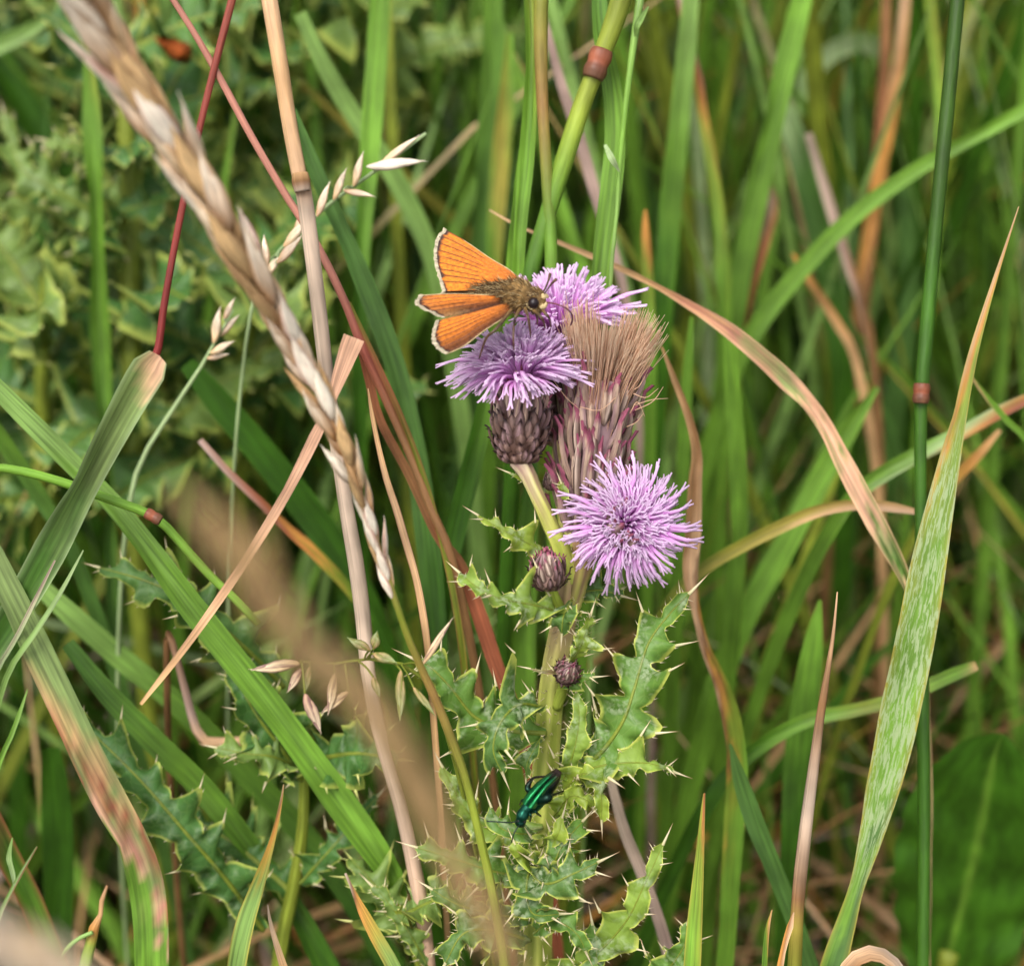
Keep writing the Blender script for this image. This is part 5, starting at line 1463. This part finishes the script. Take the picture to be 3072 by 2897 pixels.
def wing(name, lead, trail, bulge, veins, dark_lead=.0, dark_trail=.0, dusk=.0, seed=0, cup=0.1, tipdusk=0.0, base=('wor', 'wor2')):
    """lead, trail: leading and trailing edges from the base outwards as (x, y, depth)."""
    r = np.random.default_rng(seed)
    n, m = 70, 90
    Lp = cr(np.array([bp(*q) for q in lead]), n); Tp = cr(np.array([bp(*q) for q in trail]), n)
    R = np.linspace(0, 1, n); Q = np.linspace(0, 1, m)
    v = Lp[:, None] * (1 - Q)[None, :, None] + Tp[:, None] * Q[None, :, None]
    outdir = unit((Lp[-1] + Tp[-1]) / 2 - (Lp[0] + Tp[0]) / 2)
    nrm = unit(np.cross(Lp[-1] - Lp[0], Tp[-1] - Tp[0]))
    if nrm @ FW > 0:
        nrm = -nrm
    bq = np.interp(Q, np.linspace(0, 1, len(bulge)), bulge)
    bq = np.convolve(np.pad(bq, 4, mode='edge'), np.ones(9) / 9, mode='valid')
    v = v + outdir * (bq[None] * R[:, None] ** 3)[..., None] * .01
    corr = 0.008 * np.cos(Q * math.pi * 2 * len(veins))[None] * R[:, None]
    v = v + nrm * (cup * np.sin(Q * math.pi)[None] * np.sin(R * math.pi * .9)[:, None] + corr)[..., None]
    o_, o2 = C[base[0]], C[base[1]]
    cl = np.zeros((n, m, 3))
    f = (1 - R)[:, None, None]
    cl[:] = o_
    cl = cl * (1 - .5 * f) + o2 * .5 * f

    def lay(mask, c_):
        nonlocal cl
        mk = np.clip(mask, 0, 1)[..., None]
        cl = cl * (1 - mk) + c_ * mk
    QQ, RR = np.meshgrid(Q, R)
    jag = np.interp(Q, np.linspace(0, 1, 30), r.normal(0, .012, 30))[None]
    for vq in veins:
        wv = .006 + .006 * RR
        lay(.6 * np.exp(-((QQ - vq) / wv) ** 2) * np.clip((RR - .3) / .25, 0, 1), C['wdk'])
    if dark_lead:
        lay(np.exp(-(QQ / dark_lead) ** 2) * .9, C['wdk'])
    if dark_trail:
        lay(np.exp(-((1 - QQ) / dark_trail) ** 2) * .95 * np.clip((1.02 - RR) / .3, 0, 1), C['wdk'])  # shadow streak between the overlapping wings, painted into the trailing edge colour
        lay(np.exp(-((1 - QQ) / (dark_trail * .5)) ** 2) * np.clip((RR - .55) / .3, 0, 1) * .9, C['furo'])
    lay(dusk * np.clip(1 - RR / .45, 0, 1), C['furd'])
    lay(tipdusk * np.clip((RR - .75) / .2, 0, 1), C['wbr'])
    lay(np.clip((RR + jag - .905) / .025, 0, 1), C['wdk'])
    g = Geo()
    back = v - nrm * .006
    keep = int(n * .965)
    g.add(v[:keep].reshape(-1, 3), gridfaces(keep, m), cl[:keep].reshape(-1, 3), QQ[:keep].ravel(), RR[:keep].ravel() * 2)
    g.add(back[:keep].reshape(-1, 3), [q[::-1] for q in gridfaces(keep, m)], C['tan'] * .8, QQ[:keep].ravel(), RR[:keep].ravel() * 2)
    o = part(name, g, MWING, BF)
    g = Geo()                                     # pale scale fringe along the outer margin
    for j in range(m - 1):
        for s_ in range(3):
            fq = (j + s_ / 3 + r.uniform(0, .2))
            a = v[keep - 2, j] * (1 - s_ / 3) + v[keep - 2, j + 1] * s_ / 3
            dv = unit(v[-1, j] - v[-6, j]) + r.normal(0, .06, 3)
            ln = r.uniform(.034, .05) * (1 + .06 * math.sin(j * .55))
            e = unit(v[keep - 2, j + 1] - v[keep - 2, j]) * .0085
            c_ = C['wfr'] * r.uniform(.8, 1.05)
            g.add([a - e, a + e, a + dv * ln + e * .9, a + dv * ln - e * .9], [(0, 1, 2, 3)], np.array([c_ * .75, c_ * .75, c_, c_]))
    part('fringe', g, MFUR, o)
    for vq in veins:
        g = Geo()
        j = int(vq * (m - 1))
        k0 = int(n * r.uniform(.35, .6))
        tube(g, v[k0:keep:6, j] + nrm * .0005, .0035, C['wdk'] * 2.0, k=4, n=24)
        part('vein', g, MWING, o)
    # pale rim on the leading edge
    g = Geo(); tube(g, Lp[4:keep:5] + nrm * .0, .008, C['furl'] * .8, k=5, n=40); part('rim', g, MFUR, o)
    return o


wing('forewing', [(1580, 862, 24.4), (1535, 815, 24.5), (1470, 775, 24.7), (1392, 722, 24.95), (1312, 678, 25.1)], [(1560, 872, 24.4), (1510, 870, 24.35), (1450, 871, 24.35), (1385, 872, 24.4), (1322, 874, 24.5)], [-7, 4, 9, 11, 11, 8, 3, -2],
     [.14, .27, .4, .5, .6, .69, .78, .87], dark_lead=.02, dusk=.45, seed=1, cup=.05)
wing('hindwing', [(1560, 884, 24.38), (1500, 886, 24.3), (1430, 884, 24.25), (1345, 882, 24.2), (1240, 888, 24.15)], [(1545, 900, 24.36), (1490, 915, 24.25), (1430, 932, 24.15), (1370, 945, 24.1), (1318, 955, 24.05)], [-6, 8, 14, 11, 4, -2],
     [.25, .42, .58, .74], dark_lead=.06, dark_trail=.46, dusk=.3, seed=2, cup=.04, tipdusk=.5, base=('wor', 'wor2'))
wing('hindwing', [(1555, 886, 24.45), (1500, 880, 24.42), (1440, 876, 24.45), (1390, 874, 24.5), (1330, 876, 24.55)], [(1555, 892, 24.42), (1500, 892, 24.38), (1440, 892, 24.4), (1390, 890, 24.45), (1330, 890, 24.5)], [2, 4, 4, 2], [.3, .6], dark_lead=.1, dusk=.6, seed=3, cup=.02, base=('wbr', 'furo'))
wing('forewing', [(1550, 930, 24.3), (1505, 958, 24.1), (1450, 994, 23.95), (1388, 1040, 23.85), (1318, 1070, 23.75)], [(1540, 902, 24.32), (1480, 918, 24.2), (1420, 935, 24.1), (1355, 950, 24.05), (1306, 964, 24.0)], [-7, 4, 10, 11, 7, 1],
     [.22, .36, .5, .63, .76, .88], dark_lead=.42, dark_trail=.05, dusk=.55, seed=4, cup=.04)

# ------------------------------------------------------------------ the green beetle
C['bgr'] = lin('24804a'); C['bgr2'] = lin('155040'); C['bbl'] = lin('12241c'); C['bbr'] = lin('4a3a36')
BT = thing('green_beetle', P(1600, 2395, 24.5), 'shiny metallic green beetle with swollen hind legs clinging to the thistle', 'beetle')
hd, tl = P(1570, 2460, 24.35), P(1672, 2318, 24.6)
ctr = [(1676, 2312, 24.55, 12), (1655, 2340, 24.5, 24), (1625, 2378, 24.45, 28), (1598, 2412, 24.42, 27), (1580, 2426, 24.4, 19), (1573, 2436, 24.38, 18), (1566, 2448, 24.37, 20), (1562, 2456, 24.38, 14), (1562, 2466, 24.4, 18), (1568, 2478, 24.42, 8)]
g = Geo(); tube(g, [P(*q[:3]) for q in ctr], [pw(q[3], 24.4) for q in ctr], [(0, 'bbr'), (.3, 'bbl'), (.55, 'bgr2'), (.8, 'bgr2'), (1, 'bbl')], k=14, n=40)
bb = part('body', g, MBEET, BT)


def elytron(a_out, b_out, a_in, b_in, name='elytron'):
    n, m = 24, 8
    g = Geo()
    A = cr(np.array([P(*q) for q in a_out]), n); B = cr(np.array([P(*q) for q in a_in]), n)
    Q = np.linspace(0, 1, m)
    v = A[:, None] * (1 - Q)[None, :, None] + B[:, None] * Q[None, :, None]
    v = v - FW * (.075 * np.sin(Q * math.pi)[None] ** .7 * np.ones(n)[:, None])[..., None] - FW * .03
    cl = colours_along([(0, 'bgr'), (.8, 'bgr'), (1, 'bbr')], np.linspace(0, 1, n))[:, None].repeat(m, 1)
    cl[:, :1] = C['bbl']; cl[:, -1:] = C['bgr2']
    g.add(v.reshape(-1, 3), gridfaces(n, m), cl.reshape(-1, 3), np.tile(Q, n), np.repeat(np.linspace(0, 1, n), m))
    part(name, g, MBEET, BT)


elytron([(1566, 2402, 24.3), (1580, 2378, 24.3), (1610, 2345, 24.35), (1655, 2312, 24.42)], None, [(1580, 2415, 24.25), (1600, 2388, 24.25), (1628, 2355, 24.3), (1664, 2316, 24.4)], None)
elytron([(1580, 2416, 24.25), (1604, 2386, 24.25), (1634, 2350, 24.3), (1668, 2318, 24.4)], None, [(1606, 2424, 24.3), (1620, 2400, 24.3), (1645, 2362, 24.35), (1678, 2330, 24.45)], None)
for pts, w_ in (([(1608, 2362, 24.45), (1590, 2372, 24.3), (1582, 2362, 24.3), (1590, 2345, 24.3), (1602, 2332, 24.35), (1635, 2328, 24.4)], [5, 9, 9, 6, 4, 3]),
                ([(1600, 2408, 24.4), (1625, 2400, 24.2), (1645, 2392, 24.15), (1652, 2386, 24.2), (1668, 2380, 24.3), (1690, 2372, 24.5)], [6, 13, 15, 6, 4, 3]),
                ([(1600, 2420, 24.4), (1608, 2435, 24.25), (1622, 2447, 24.5)], [5, 4, 3]), ([(1585, 2430, 24.4), (1592, 2445, 24.3), (1590, 2462, 24.5)], [5, 4, 3]),
                ([(1566, 2425, 24.4), (1556, 2440, 24.4), (1552, 2452, 24.6)], [4, 3, 3]), ([(1580, 2395, 24.45), (1566, 2400, 24.45), (1560, 2412, 24.7)], [4, 3, 3])):
    g = Geo(); tube(g, [P(*q) for q in pts], [pw(x, 24.4) for x in w_], [(0, 'bgr2'), (.5, 'bbl'), (1, 'bbr')], k=8, n=26); part('leg', g, MBEET, BT)
for pts in ([(1556, 2462, 24.35), (1530, 2466, 24.3), (1495, 2464, 24.25), (1460, 2462, 24.3)], [(1560, 2472, 24.35), (1550, 2485, 24.3), (1540, 2505, 24.3), (1535, 2525, 24.4)]):
    g = Geo(); tube(g, [P(*q) for q in pts], pw(2.2, 24.3), C['bbl'], k=5, n=20); part('antenna', g, MLEG, BT)
for (x, y) in ((1556, 2462), (1574, 2464)):
    g = Geo(); ball(g, P(x, y, 24.35), pw(5, 24.4), lin('0a0a0a')); part('eye', g, MEYE, BT)
for o in bpy.data.objects:
    if 'base' in o:
        del o['base']
